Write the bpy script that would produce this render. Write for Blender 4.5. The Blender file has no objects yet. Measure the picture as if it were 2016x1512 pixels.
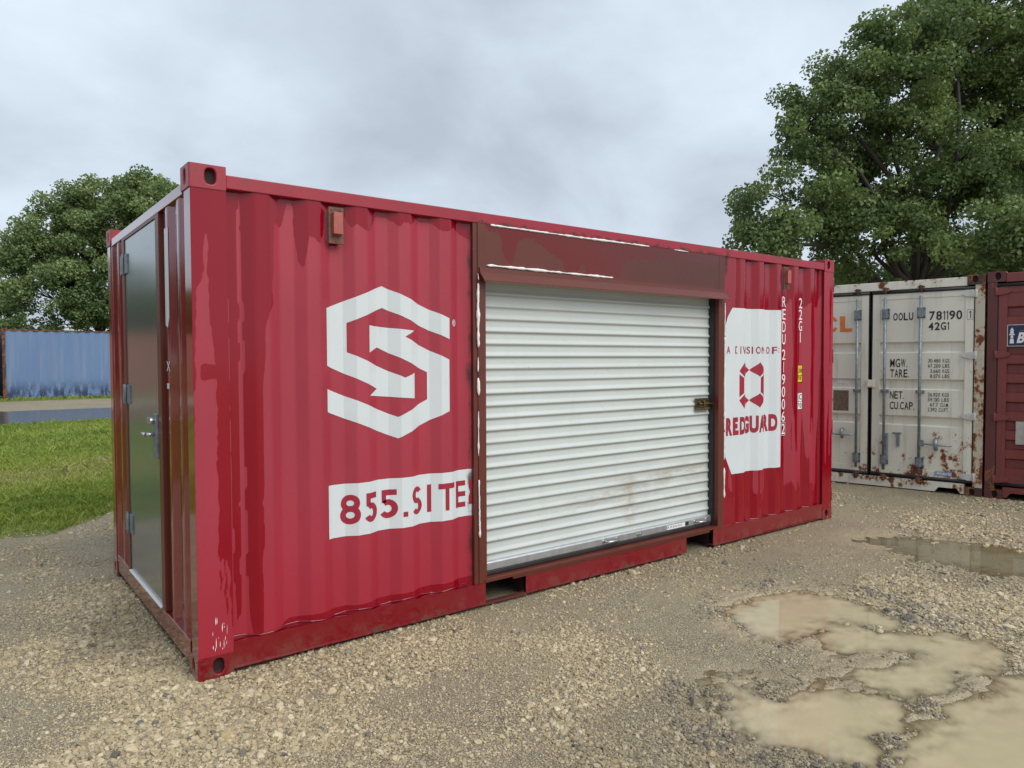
import bpy, bmesh, math, random
import numpy as np
from mathutils import Vector, Matrix
R = math.radians
rng = np.random.default_rng(7)
random.seed(7)
scene = bpy.context.scene
C = scene.collection

# ---------------------------------------------------------------- camera
cam_d = bpy.data.cameras.new('camera')
cam = bpy.data.objects.new('camera', cam_d); C.objects.link(cam)
yaw, pitch, roll = 0.655120109, -0.0334308776, -0.00410015895
f = Vector((math.sin(yaw)*math.cos(pitch), math.cos(yaw)*math.cos(pitch), math.sin(pitch)))
r = Vector((math.cos(yaw), -math.sin(yaw), 0)); u = r.cross(f)
r2 = r*math.cos(roll)+u*math.sin(roll); u2 = -r*math.sin(roll)+u*math.cos(roll)
cam.matrix_world = Matrix(((r2.x, u2.x, -f.x, -0.92594396), (r2.y, u2.y, -f.y, -3.79684718),
                           (r2.z, u2.z, -f.z, 1.61490362), (0, 0, 0, 1)))
cam_d.sensor_width = 36; cam_d.lens = 36*1425.3234/2016
cam_d.clip_start = 0.05; cam_d.clip_end = 3000
scene.camera = cam

# ---------------------------------------------------------------- world (overcast) and sun
w = bpy.data.worlds.new('World'); scene.world = w; w.use_nodes = True
nt = w.node_tree; nt.nodes.clear()
def N(t, ty, **kw):
    n = t.nodes.new(ty)
    for k, v in kw.items(): setattr(n, k, v)
    return n
SUN_EL, SUN_AZ = R(44), R(168)          # azimuth clockwise from +Y
tc = N(nt, 'ShaderNodeTexCoord')
sep = N(nt, 'ShaderNodeSeparateXYZ'); nt.links.new(tc.outputs['Generated'], sep.inputs[0])
zz = N(nt, 'ShaderNodeMath', operation='MAXIMUM'); nt.links.new(sep.outputs['Z'], zz.inputs[0]); zz.inputs[1].default_value = 0.0
za = N(nt, 'ShaderNodeMath', operation='ADD'); nt.links.new(zz.outputs[0], za.inputs[0]); za.inputs[1].default_value = 0.50
dx = N(nt, 'ShaderNodeMath', operation='DIVIDE'); nt.links.new(sep.outputs['X'], dx.inputs[0]); nt.links.new(za.outputs[0], dx.inputs[1])
dy = N(nt, 'ShaderNodeMath', operation='DIVIDE'); nt.links.new(sep.outputs['Y'], dy.inputs[0]); nt.links.new(za.outputs[0], dy.inputs[1])
cmb = N(nt, 'ShaderNodeCombineXYZ'); nt.links.new(dx.outputs[0], cmb.inputs[0]); nt.links.new(dy.outputs[0], cmb.inputs[1])
n1 = N(nt, 'ShaderNodeTexNoise'); n1.inputs['Scale'].default_value = 2.3; n1.inputs['Detail'].default_value = 6
n1.inputs['Roughness'].default_value = 0.52; n1.inputs['Distortion'].default_value = 0.25
mp = N(nt, 'ShaderNodeMapping'); mp.inputs['Location'].default_value = (3.1, 1.7, 0); mp.inputs['Scale'].default_value = (1.0, 1.15, 1)
nt.links.new(cmb.outputs[0], mp.inputs[0]); nt.links.new(mp.outputs[0], n1.inputs['Vector'])
cr = N(nt, 'ShaderNodeValToRGB'); nt.links.new(n1.outputs['Fac'], cr.inputs[0])
e = cr.color_ramp.elements
e[0].position = 0.30; e[0].color = (0.335, 0.38, 0.435, 1)
e[1].position = 0.70; e[1].color = (0.55, 0.625, 0.70, 1)
m_ = cr.color_ramp.elements.new(0.5); m_.color = (0.44, 0.50, 0.572, 1)
bgc = N(nt, 'ShaderNodeBackground'); nt.links.new(cr.outputs[0], bgc.inputs[0]); bgc.inputs[1].default_value = 1.0
sky = N(nt, 'ShaderNodeTexSky', sky_type='NISHITA'); sky.sun_disc = False
sky.sun_elevation = SUN_EL; sky.sun_rotation = SUN_AZ; sky.dust_density = 4
bgs = N(nt, 'ShaderNodeBackground'); nt.links.new(sky.outputs[0], bgs.inputs[0]); bgs.inputs[1].default_value = 0.05
ad = N(nt, 'ShaderNodeMixShader'); ad.inputs[0].default_value = 0.12
nt.links.new(bgc.outputs[0], ad.inputs[1]); nt.links.new(bgs.outputs[0], ad.inputs[2])
wo = N(nt, 'ShaderNodeOutputWorld'); nt.links.new(ad.outputs[0], wo.inputs[0])

sd = bpy.data.lights.new('sun', 'SUN'); sd.energy = 1.5; sd.angle = R(45); sd.color = (1, 0.965, 0.9)
sun = bpy.data.objects.new('sun', sd); C.objects.link(sun)
tosun = Vector((math.sin(SUN_AZ)*math.cos(SUN_EL), math.cos(SUN_AZ)*math.cos(SUN_EL), math.sin(SUN_EL)))
sun.rotation_euler = tosun.to_track_quat('Z', 'Y').to_euler(); sun.location = (0, 0, 30)

scene.view_settings.view_transform = 'Standard'; scene.view_settings.look = 'None'
scene.view_settings.exposure = 0.70; scene.view_settings.gamma = 1.0; scene.view_settings.use_curve_mapping = False
scene.cycles.max_bounces = 8; scene.cycles.transparent_max_bounces = 16

# ---------------------------------------------------------------- numpy noise
def _h(ix, iy, s):
    a = (ix.astype(np.int64)*374761393 + iy.astype(np.int64)*668265263 + s*1442695041) & 0x7fffffff
    a = ((a ^ (a >> 13))*1274126177) & 0x7fffffff
    return ((a ^ (a >> 16)) & 0xffff)/65535.0
def vnoise(x, y, s=0):
    ix = np.floor(x); iy = np.floor(y); fx = x-ix; fy = y-iy
    fx = fx*fx*(3-2*fx); fy = fy*fy*(3-2*fy)
    a = _h(ix, iy, s); b = _h(ix+1, iy, s); c = _h(ix, iy+1, s); d = _h(ix+1, iy+1, s)
    return (a*(1-fx)+b*fx)*(1-fy)+(c*(1-fx)+d*fx)*fy
def fbm(x, y, s=0, o=4):
    t = 0; a = .5; n = 0
    for i in range(o):
        t = t+a*vnoise(x*2**i, y*2**i, s+i*17); n += a; a *= .5
    return t/n                          # 0..1
def sstep(a, b, x):
    t = np.clip((x-a)/(b-a), 0, 1); return t*t*(3-2*t)

# ---------------------------------------------------------------- object helpers
def tag(o, label=None, cat=None, group=None, kind=None):
    if label: o['label'] = label
    if cat: o['category'] = cat
    if group: o['group'] = group
    if kind: o['kind'] = kind
    return o
def empty(name, loc=(0, 0, 0), rz=0.0):
    o = bpy.data.objects.new(name, None); C.objects.link(o); o.location = loc; o.rotation_euler = (0, 0, rz)
    o.empty_display_size = 0.3
    return o
def link(name, me, mat, parent=None):
    o = bpy.data.objects.new(name, me); C.objects.link(o)
    for m in (mat if isinstance(mat, (list, tuple)) else [mat]):
        if m: me.materials.append(m)
    o.parent = parent
    return o
def np_mesh(name, V, F, attrs=None, smooth=False, midx=None):
    """V (n,3); F (m,k) one k for all"""
    V = np.asarray(V, np.float32); F = np.asarray(F, np.int32)
    me = bpy.data.meshes.new(name)
    me.vertices.add(len(V)); me.vertices.foreach_set('co', V.ravel())
    k = F.shape[1]; me.loops.add(F.size); me.loops.foreach_set('vertex_index', F.ravel())
    me.polygons.add(len(F)); me.polygons.foreach_set('loop_start', np.arange(0, F.size, k, dtype=np.int32))
    me.polygons.foreach_set('loop_total', np.full(len(F), k, np.int32))
    if smooth: me.polygons.foreach_set('use_smooth', np.ones(len(F), bool))
    if midx is not None: me.polygons.foreach_set('material_index', np.asarray(midx, np.int32))
    me.update(calc_edges=True)
    for an, (dom, arr) in (attrs or {}).items():
        a = me.attributes.new(an, 'FLOAT', dom); a.data.foreach_set('value', np.asarray(arr, np.float32))
    return me
class MB:
    """collects shapes in one bmesh"""
    def __init__(s): s.bm = bmesh.new()
    def box(s, x0, x1, y0, y1, z0, z1):
        v = [s.bm.verts.new(p) for p in ((x0,y0,z0),(x1,y0,z0),(x1,y1,z0),(x0,y1,z0),(x0,y0,z1),(x1,y0,z1),(x1,y1,z1),(x0,y1,z1))]
        for q in ((3,2,1,0),(4,5,6,7),(0,1,5,4),(1,2,6,5),(2,3,7,6),(3,0,4,7)): s.bm.faces.new([v[i] for i in q])
        return s
    def hull8(s, pts):
        v = [s.bm.verts.new(p) for p in pts]
        for q in ((3,2,1,0),(4,5,6,7),(0,1,5,4),(1,2,6,5),(2,3,7,6),(3,0,4,7)): s.bm.faces.new([v[i] for i in q])
        return s
    def tube(s, pts, rad, n=8, cap=True):
        pts = [Vector(p) for p in pts]; rings = []
        rad = rad if isinstance(rad, (list, tuple)) else [rad]*len(pts)
        ref = None
        for i, p in enumerate(pts):
            d = (pts[min(i+1, len(pts)-1)]-pts[max(i-1, 0)]).normalized()
            if ref is None: ref = Vector((0, 0, 1)) if abs(d.z) < .9 else Vector((1, 0, 0))
            a = d.cross(ref).normalized(); b = d.cross(a).normalized(); ref = a.cross(d)
            rings.append([s.bm.verts.new(p+rad[i]*(math.cos(2*math.pi*k/n)*a+math.sin(2*math.pi*k/n)*b)) for k in range(n)])
        for A, B in zip(rings, rings[1:]):
            for k in range(n):
                fc = s.bm.faces.new((A[k], A[(k+1) % n], B[(k+1) % n], B[k])); fc.smooth = True
        if cap: s.bm.faces.new(rings[0][::-1]); s.bm.faces.new(rings[-1])
        return s
    def prism_y(s, poly, y0, y1):
        """poly = (x,z) list extruded along y"""
        a = [s.bm.verts.new((x, y0, z)) for x, z in poly]; b = [s.bm.verts.new((x, y1, z)) for x, z in poly]
        s.bm.faces.new(a); s.bm.faces.new(b[::-1]); n = len(poly)
        for i in range(n): s.bm.faces.new((a[(i+1) % n], a[i], b[i], b[(i+1) % n]))
        return s
    def prism_x(s, poly, x0, x1):
        """poly = (y,z) list extruded along x"""
        a = [s.bm.verts.new((x0, y, z)) for y, z in poly]; b = [s.bm.verts.new((x1, y, z)) for y, z in poly]
        s.bm.faces.new(a); s.bm.faces.new(b[::-1]); n = len(poly)
        for i in range(n): s.bm.faces.new((a[(i+1) % n], a[i], b[i], b[(i+1) % n]))
        return s
    def build(s, name, mat, parent=None, bevel=0.0, seg=2):
        bmesh.ops.recalc_face_normals(s.bm, faces=s.bm.faces)
        me = bpy.data.meshes.new(name); s.bm.to_mesh(me); s.bm.free()
        o = link(name, me, mat, parent)
        if bevel:
            b = o.modifiers.new('bevel', 'BEVEL'); b.width = bevel; b.segments = seg; b.limit_method = 'ANGLE'; b.angle_limit = R(50)
        return o

# ---------------------------------------------------------------- material helpers
class MT:
    def __init__(s, name):
        s.m = bpy.data.materials.new(name); s.m.use_nodes = True; s.t = s.m.node_tree
        s.p = s.t.nodes['Principled BSDF']; s.out = s.t.nodes['Material Output']
        s.co = N(s.t, 'ShaderNodeTexCoord').outputs['Object']
    def L(s, a, b): s.t.links.new(a, b)
    def noise(s, scale, detail=4, rough=.55, stretch=None, loc=(0, 0, 0), vec=None):
        n = N(s.t, 'ShaderNodeTexNoise'); n.inputs['Scale'].default_value = scale; n.inputs['Detail'].default_value = detail
        n.inputs['Roughness'].default_value = rough
        m = N(s.t, 'ShaderNodeMapping'); m.inputs['Scale'].default_value = stretch or (1, 1, 1); m.inputs['Location'].default_value = loc
        s.L(vec or s.co, m.inputs[0]); s.L(m.outputs[0], n.inputs['Vector'])
        return n.outputs['Fac']
    def vor(s, scale, feature='F1', out='Distance', loc=(0, 0, 0)):
        n = N(s.t, 'ShaderNodeTexVoronoi', feature=feature); n.inputs['Scale'].default_value = scale
        m = N(s.t, 'ShaderNodeMapping'); m.inputs['Location'].default_value = loc
        s.L(s.co, m.inputs[0]); s.L(m.outputs[0], n.inputs['Vector'])
        return n.outputs[out]
    def math(s, op, a, b=None, clamp=False):
        n = N(s.t, 'ShaderNodeMath', operation=op); n.use_clamp = clamp
        for i, v in enumerate((a, b)):
            if v is None: continue
            if isinstance(v, (int, float)): n.inputs[i].default_value = v
            else: s.L(v, n.inputs[i])
        return n.outputs[0]
    def ss(s, a, b, v):
        n = N(s.t, 'ShaderNodeMapRange', interpolation_type='SMOOTHSTEP')
        n.inputs[1].default_value = a; n.inputs[2].default_value = b
        if a > b:
            n.inputs[1].default_value = b; n.inputs[2].default_value = a; n.inputs[3].default_value = 1; n.inputs[4].default_value = 0
        s.L(v, n.inputs[0]); return n.outputs[0]
    def attr(s, name, ty='GEOMETRY', out='Fac'):
        n = N(s.t, 'ShaderNodeAttribute'); n.attribute_name = name; n.attribute_type = ty; return n.outputs[out]
    def mix(s, fac, a, b):
        n = N(s.t, 'ShaderNodeMix', data_type='RGBA')
        for i, v in ((0, fac), (6, a), (7, b)):
            if isinstance(v, (int, float)): n.inputs[i].default_value = v
            elif isinstance(v, tuple): n.inputs[i].default_value = (*v, 1)
            else: s.L(v, n.inputs[i])
        return n.outputs[2]
    def mixf(s, fac, a, b):
        n = N(s.t, 'ShaderNodeMix', data_type='FLOAT')
        for i, v in ((0, fac), (2, a), (3, b)):
            if isinstance(v, (int, float)): n.inputs[i].default_value = v
            else: s.L(v, n.inputs[i])
        return n.outputs[0]
    def ramp(s, v, stops):
        n = N(s.t, 'ShaderNodeValToRGB'); s.L(v, n.inputs[0]); el = n.color_ramp.elements
        while len(el) < len(stops): el.new(0.5)
        for x, (p_, c_) in zip(el, stops): x.position = p_; x.color = (*c_, 1)
        return n.outputs[0]
    def sep(s):
        n = N(s.t, 'ShaderNodeSeparateXYZ'); s.L(s.co, n.inputs[0]); return n.outputs
    def bump(s, h, strength, dist=.01):
        n = N(s.t, 'ShaderNodeBump'); n.inputs['Strength'].default_value = strength; n.inputs['Distance'].default_value = dist
        s.L(h, n.inputs['Height']); s.L(n.outputs[0], s.p.inputs['Normal'])
    def set(s, color=None, rough=None, metal=None, spec=None):
        for k, v in (('Base Color', color), ('Roughness', rough), ('Metallic', metal), ('Specular IOR Level', spec)):
            if v is None: continue
            if isinstance(v, (int, float)): s.p.inputs[k].default_value = v
            elif isinstance(v, tuple): s.p.inputs[k].default_value = (*v, 1)
            else: s.L(v, s.p.inputs[k])
        return s
def soot(mt):
    """burnt paint beside the weld seams, object coordinates of the red container"""
    x, y, z = mt.sep()[0:3]
    d1 = mt.math('ABSOLUTE', mt.math('SUBTRACT', x, 1.700)); d2 = mt.math('ABSOLUTE', mt.math('SUBTRACT', x, 4.315))
    b1 = mt.ss(.11, .0, d1); b2 = mt.math('MULTIPLY', mt.ss(.15, 0, d2), mt.ss(1.75, 2.45, z))
    d3 = mt.math('ABSOLUTE', mt.math('SUBTRACT', z, 2.495))
    b3 = mt.math('MULTIPLY', mt.math('MULTIPLY', mt.ss(.05, 0, d3), mt.ss(1.55, 1.75, x)), mt.ss(4.5, 4.2, x))
    b = mt.math('MAXIMUM', mt.math('MAXIMUM', b1, b2), b3)
    n = mt.noise(7, 5, .65, (1.2, 1, .8))
    return mt.ss(.40, .70, mt.math('ADD', mt.math('MULTIPLY', b, .55), mt.math('MULTIPLY', mt.math('SUBTRACT', n, .5), 1.5), ))
def simple(name, color, rough=.5, metal=0.0, var=.12, bump=0.0, scale=12, spec=None):
    t = MT(name); n = t.noise(scale, 5)
    c = t.mix(t.ss(.3, .7, n), tuple(x*(1-var) for x in color), tuple(min(1, x*(1+var)) for x in color))
    t.set(c, rough, metal, spec)
    if bump: t.bump(t.noise(scale*6, 4), bump)
    return t.m

DRY = (.315, .024, .043); WET = (.245, .0012, .011)
def red_paint(name, use_attr=True, gloss=False):
    t = MT(name)
    n = t.noise(2.3, 5, .6, (1.6, 1.6, .5)); fine = t.noise(90, 3)
    if use_attr:
        wv = t.math('ADD', t.attr('wet'), t.math('MULTIPLY', t.math('SUBTRACT', t.noise(16, 4, .6, (1.5, 1.5, .5)), .5), .035))
        wet = t.ss(-.002, .003, wv)
        rim = t.ss(.016, 0, t.math('ABSOLUTE', wv))
    else:
        wet = t.math('ADD', 1.0 if gloss else .35, 0.0)
    dry = t.mix(t.ss(.35, .68, n), DRY, tuple(x*1.14 for x in DRY))
    dry = t.mix(t.math('MULTIPLY', t.ss(1.0, .22, t.sep()[2]), .6), dry, (.33, .008, .022))
    c = t.mix(wet, dry, tuple(v*.78 for v in WET) if gloss else WET)
    c = t.mix(t.math('MULTIPLY', t.ss(.62, .7, fine), .12), c, (.2, .01, .02))
    specks = t.ss(.735, .76, t.noise(55, 2, .5, (1, 1, 1), (4, 3, 1)))
    c = t.mix(t.math('MULTIPLY', specks, .55), c, (.07, .02, .02))
    rn = t.noise(5, 6, .7, (1, 1, 1), (9, 2, 4))
    zc = t.sep()[2]
    edge = t.math('MAXIMUM', t.ss(2.50, 2.56, zc), t.ss(.085, .045, zc))
    rust = t.ss(.60, .66, t.math('ADD', rn, t.math('MULTIPLY', edge, .05)))
    c = t.mix(t.math('MULTIPLY', rust, edge), c, (.13, .045, .03))
    if gloss:
        mud = t.math('MULTIPLY', t.ss(.17, .03, zc), t.ss(.42, .66, t.noise(8, 6, .7, (1, 1, .6), (6, 6, 6))))
        c = t.mix(t.math('MULTIPLY', mud, .35), c, (.17, .09, .06)); wet = t.math('SUBTRACT', 1.0, mud)
    s_ = soot(t); c = t.mix(t.math('MULTIPLY', s_, .85), c, (.035, .012, .010))
    ro = t.mixf(wet, .50, .13)
    ro = t.mixf(s_, ro, .6)
    t.set(c, ro); t.p.inputs['Specular IOR Level'].default_value = .5
    if gloss: t.p.inputs['Coat Weight'].default_value = .8; t.p.inputs['Coat Roughness'].default_value = .07
    if use_attr:
        h = t.math('ADD', t.math('MULTIPLY', wet, .6), t.math('MULTIPLY', t.noise(14, 3, .5), .25))
        t.bump(h, .25, .003)
    else: t.bump(t.noise(9, 3, .5), .12, .004)
    return t.m
M = {}
M['red_wall'] = red_paint('red_weathered_paint')
M['red_gloss'] = red_paint('red_gloss_paint', False, True)
M['red_rail'] = red_paint('red_rail_paint', False, False)
def brown_paint():
    t = MT('red_oxide_primer')
    wv = t.math('SUBTRACT', t.math('ADD', t.attr('wet'), t.math('MULTIPLY', t.math('SUBTRACT', t.noise(18, 4), .5), .04)), .025)
    wet = t.ss(-.004, .004, wv)
    n = t.noise(6, 5, .6)
    c = t.mix(n, (.098, .020, .012), (.135, .029, .017)); c = t.mix(wet, c, (.14, .011, .007))
    x, y, z = t.sep()[0:3]
    c = t.mix(t.math('MULTIPLY', t.math('MULTIPLY', t.ss(2.3, 3.9, x), t.ss(2.18, 2.25, z)), .45), c, (.055, .02, .016))
    s_ = soot(t); c = t.mix(t.math('MULTIPLY', s_, .28), c, (.03, .015, .012))
    t.set(c, t.mixf(wet, .38, .16)); t.bump(t.noise(60, 4), .12, .002)
    return t.m
M['primer'] = brown_paint()
def white_paint():
    t = MT('white_marking_paint'); n = t.noise(3, 5, .6, (1, 1, .6)); f_ = t.noise(120, 2)
    c = t.mix(n, (.56, .60, .62), (.66, .695, .71))
    c = t.mix(t.math('MULTIPLY', t.ss(.60, .72, t.noise(11, 6, .7, (1.5, 1.5, .5), (3, 1, 7))), .30), c, (.42, .40, .36))
    s_ = soot(t); c = t.mix(t.math('MULTIPLY', s_, .9), c, (.05, .022, .018))
    t.set(c, .38); t.bump(f_, .05, .001); return t.m
M['white_mark'] = white_paint()
def letter_red():
    t = MT('red_lettering_paint'); t.set(t.mix(t.noise(6), (.28, .012, .03), (.36, .02, .042)), .4)
    s_ = soot(t); return t.m
M['letter_red'] = letter_red()
M['white_letter'] = simple('white_lettering', (.8, .8, .8), .4, var=.05)
M['caulk'] = simple('white_caulk', (.82, .80, .78), .45, var=.04, bump=.2, scale=30)
M['black'] = simple('black_rubber', (.018, .019, .021), .55, var=.2)
M['cavity_shade'] = simple('painted_cavity_shade', (.02, .006, .006), .8)  # near-black red paints in the shade of casting holes and forklift pockets
M['black_letter'] = simple('black_lettering', (.02, .02, .02), .5)
M['yellow'] = simple('yellow_sticker', (.75, .55, .03), .4, var=.05)
M['steel'] = simple('satin_steel', (.62, .62, .60), .25, 1.0, var=.06)
M['galv'] = simple('galvanised_grey', (.24, .27, .30), .42, .6, var=.25, scale=25)
M['alu'] = simple('aluminium_bar', (.55, .56, .58), .38, .85, var=.1, scale=20)
M['rusty_brown'] = simple('vent_brown', (.13, .05, .028), .5, var=.4, scale=20, bump=.15)
M['vent_cover'] = simple('vent_cover_red', (.36, .09, .07), .42, var=.15)
M['brass'] = simple('tarnished_brass_latch', (.16, .12, .06), .35, .8, var=.5, scale=60)
def door_paint():
    t = MT('grey_steel_door'); n = t.noise(4, 4)
    t.set(t.mix(n, (.22, .25, .255), (.29, .32, .325)), t.mixf(t.noise(30, 3), .14, .20), .65)
    t.bump(t.noise(120, 2), .03, .002); return t.m
M['door_grey'] = door_paint()
def shutter_paint():
    t = MT('white_shutter'); x, y, z = t.sep()[0:3]
    c = t.mix(t.noise(3, 5), (.48, .52, .505), (.58, .615, .60))
    blot = t.math('MULTIPLY', t.ss(.42, .62, t.noise(5, 6, .7, (.7, 1, 1.6))),
                  t.math('MULTIPLY', t.math('MULTIPLY', t.ss(.32, .5, z), t.ss(.86, .66, z)), t.math('MULTIPLY', t.ss(2.7, 3.2, x), t.ss(4.3, 4.0, x))))
    band = t.math('MULTIPLY', t.ss(.10, .0, t.math('ABSOLUTE', t.math('SUBTRACT', z, t.mixf(t.ss(2.2, 4.1, x), .52, .70)))), t.math('MULTIPLY', t.ss(2.2, 2.9, x), t.ss(.38, .60, t.noise(9, 6, .7, (.6, 1, 3.0)))))
    c = t.mix(t.math('MULTIPLY', band, .42), c, (.24, .19, .12))
    c = t.mix(t.math('MULTIPLY', blot, .26), c, (.30, .23, .14))
    sx = t.math('MULTIPLY', t.ss(.09, .0, t.math('ABSOLUTE', t.math('SUBTRACT', x, 3.22))), t.math('MULTIPLY', t.ss(.72, .6, z), t.ss(.25, .4, z)))
    c = t.mix(t.math('MULTIPLY', t.math('MULTIPLY', sx, t.ss(.4, .6, t.noise(14, 4))), .42), c, (.33, .24, .13))
    c = t.mix(t.math('MULTIPLY', t.ss(.66, .74, t.noise(26, 4, .6)), .35), c, (.33, .30, .24))
    streak = t.ss(.55, .75, t.noise(9, 5, .7, (1, 1, .12)))
    c = t.mix(t.math('MULTIPLY', streak, .16), c, (.4, .38, .33))
    fz = t.math('FRACT', t.math('DIVIDE', t.math('SUBTRACT', z, .276), .0822))
    gv = t.math('MULTIPLY', t.ss(.34, .47, fz), t.ss(.56, .50, fz))
    c = t.mix(t.math('MULTIPLY', gv, t.mixf(t.noise(6, 5, .7), .25, .75)), c, (.30, .28, .24))
    t.set(c, .36); t.bump(t.noise(2.5, 3, .5, (1, 1, 4)), .35, .006); return t.m
M['shutter'] = shutter_paint()

def weathered(name, base, base2, rust_amt, rough=.45, dark=None, low=1.0):
    """old container paint with rust blooms, streaks and grime; rust_amt 0..1"""
    t = MT(name); x, y, z = t.sep()[0:3]
    c = t.mix(t.noise(1.7, 6, .6, (1, 1, .6)), base, base2)
    st = t.ss(.52, .72, t.noise(7, 5, .7, (1.6, 1.6, .10)))
    c = t.mix(t.math('MULTIPLY', st, .35), c, dark or tuple(v*.55 for v in base))
    n = t.noise(6.5, 7, .68, (1, 1, .8), (2, 5, 1))
    bias = t.math('ADD', t.math('MULTIPLY', t.math('MULTIPLY', t.ss(1.0*low, .15, z), t.ss(.0, .12, z)), .135), t.math('MULTIPLY', t.ss(2.44, 2.58, z), .10))
    nb = t.math('ADD', n, bias)
    halo = t.ss(.70-.09*rust_amt, .78-.09*rust_amt, nb)
    core = t.ss(.75-.09*rust_amt, .79-.09*rust_amt, nb)
    c = t.mix(t.math('MULTIPLY', halo, .65), c, (.42, .20, .07))
    c = t.mix(core, c, t.mix(t.noise(40, 4), (.06, .02, .012), (.26, .085, .03)))
    t.set(c, t.mixf(core, rough, .85)); t.bump(t.math('ADD', t.math('MULTIPLY', core, .5), t.noise(40, 4)), .15, .003)
    return t.m
M['cream'] = weathered('cream_container_paint', (.66, .64, .54), (.80, .775, .665), .85, .42, (.33, .29, .20))
M['cream_rust'] = weathered('cream_rusty_post', (.45, .41, .31), (.56, .52, .42), 2.2, .5, (.28, .14, .06))
M['rust'] = weathered('rusted_casting', (.05, .022, .018), (.09, .04, .03), 1.5, .75)
M['maroon'] = weathered('maroon_container_paint', (.16, .028, .026), (.23, .05, .045), .15, .4, (.09, .016, .016))
M['maroon_dark'] = weathered('maroon_rail_paint', (.085, .022, .02), (.13, .035, .03), .6, .5)
M['orange'] = simple('orange_lettering', (.72, .20, .05), .45, var=.1)
def blue_paint():
    t = MT('faded_blue_paint'); x, y, z = t.sep()[0:3]
    c = t.mix(t.noise(.5, 4, .6, (1, 1, .5)), (.095, .165, .33), (.135, .215, .365))
    c = t.mix(t.math('MULTIPLY', t.ss(.45, .7, t.noise(3, 6, .7, (2, 2, .12))), .28), c, (.26, .31, .34))
    c = t.mix(t.math('MULTIPLY', t.ss(.60, .7, t.noise(2.5, 6, .7, (2, 2, .2), (5, 5, 2))), .5), c, (.20, .20, .12))
    low = t.math('MULTIPLY', t.ss(.9, .1, z), t.ss(.40, .56, t.noise(4, 6, .7, (1.5, 1.5, .5))))
    c = t.mix(low, c, (.02, .035, .09))
    c = t.mix(t.ss(.70, .74, t.noise(5, 6, .7, (1, 1, .6), (1, 8, 2))), c, (.07, .035, .03))
    t.set(c, .6); return t.m
M['blue'] = blue_paint()
M['brick'] = weathered('faded_brown_container_paint', (.22, .08, .05), (.30, .13, .09), 1.0, .6)

# ---------------------------------------------------------------- container pieces
def subdiv(bk, step):
    out = []
    for a, b in zip(bk, bk[1:]):
        n = max(1, int(math.ceil((b-a)/step-1e-6))); out += [a+(b-a)*i/n for i in range(n)]
    return out+[bk[-1]]
def corr_breaks(x0, x1, s0, pitch, wo, ws, y_out, y_in):
    """list of (x, y) of a trapezoid corrugation between x0 and x1; s0 = start of an outer flat"""
    k = math.floor((x0-s0)/pitch)-1; P = []
    while s0+k*pitch < x1+pitch:
        b = s0+k*pitch
        P += [(b, y_out), (b+wo, y_out), (b+wo+ws, y_in), (b+pitch-ws, y_in)]; k += 1
    xs = np.array([p[0] for p in P]); ys = np.array([p[1] for p in P])
    fn = lambda x: np.interp(x, xs, ys)
    bk = [x0]+[float(x) for x in xs if x0+1e-4 < x < x1-1e-4]+[x1]
    return bk, fn
def wall(name, mat, root, bk, fn, z0, z1, mp, step=.02, dz=.02, wet=None):
    xs = np.array(subdiv(bk, step)); nz = max(1, int((z1-z0)/dz)); zs = np.linspace(z0, z1, nz+1)
    X, Zg = np.meshgrid(xs, zs); Y = fn(X)
    V = mp(X.ravel(), Y.ravel(), Zg.ravel())
    nx = len(xs); i = np.arange(nz)[:, None]*nx+np.arange(nx-1)[None, :]
    F = np.stack([i, i+1, i+nx+1, i+nx], -1).reshape(-1, 4)
    at = {'wet': ('POINT', wet(X.ravel(), Zg.ravel()))} if wet else None
    return link(name, np_mesh(name, V, F, at), mat, root)
MPY = lambda x, y, z: np.stack([x, y, z], -1)         # face looking along -y, (x, depth, z)
MPX = lambda x, y, z: np.stack([y, x, z], -1)         # face looking along -x, (y position, depth, z)

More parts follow.
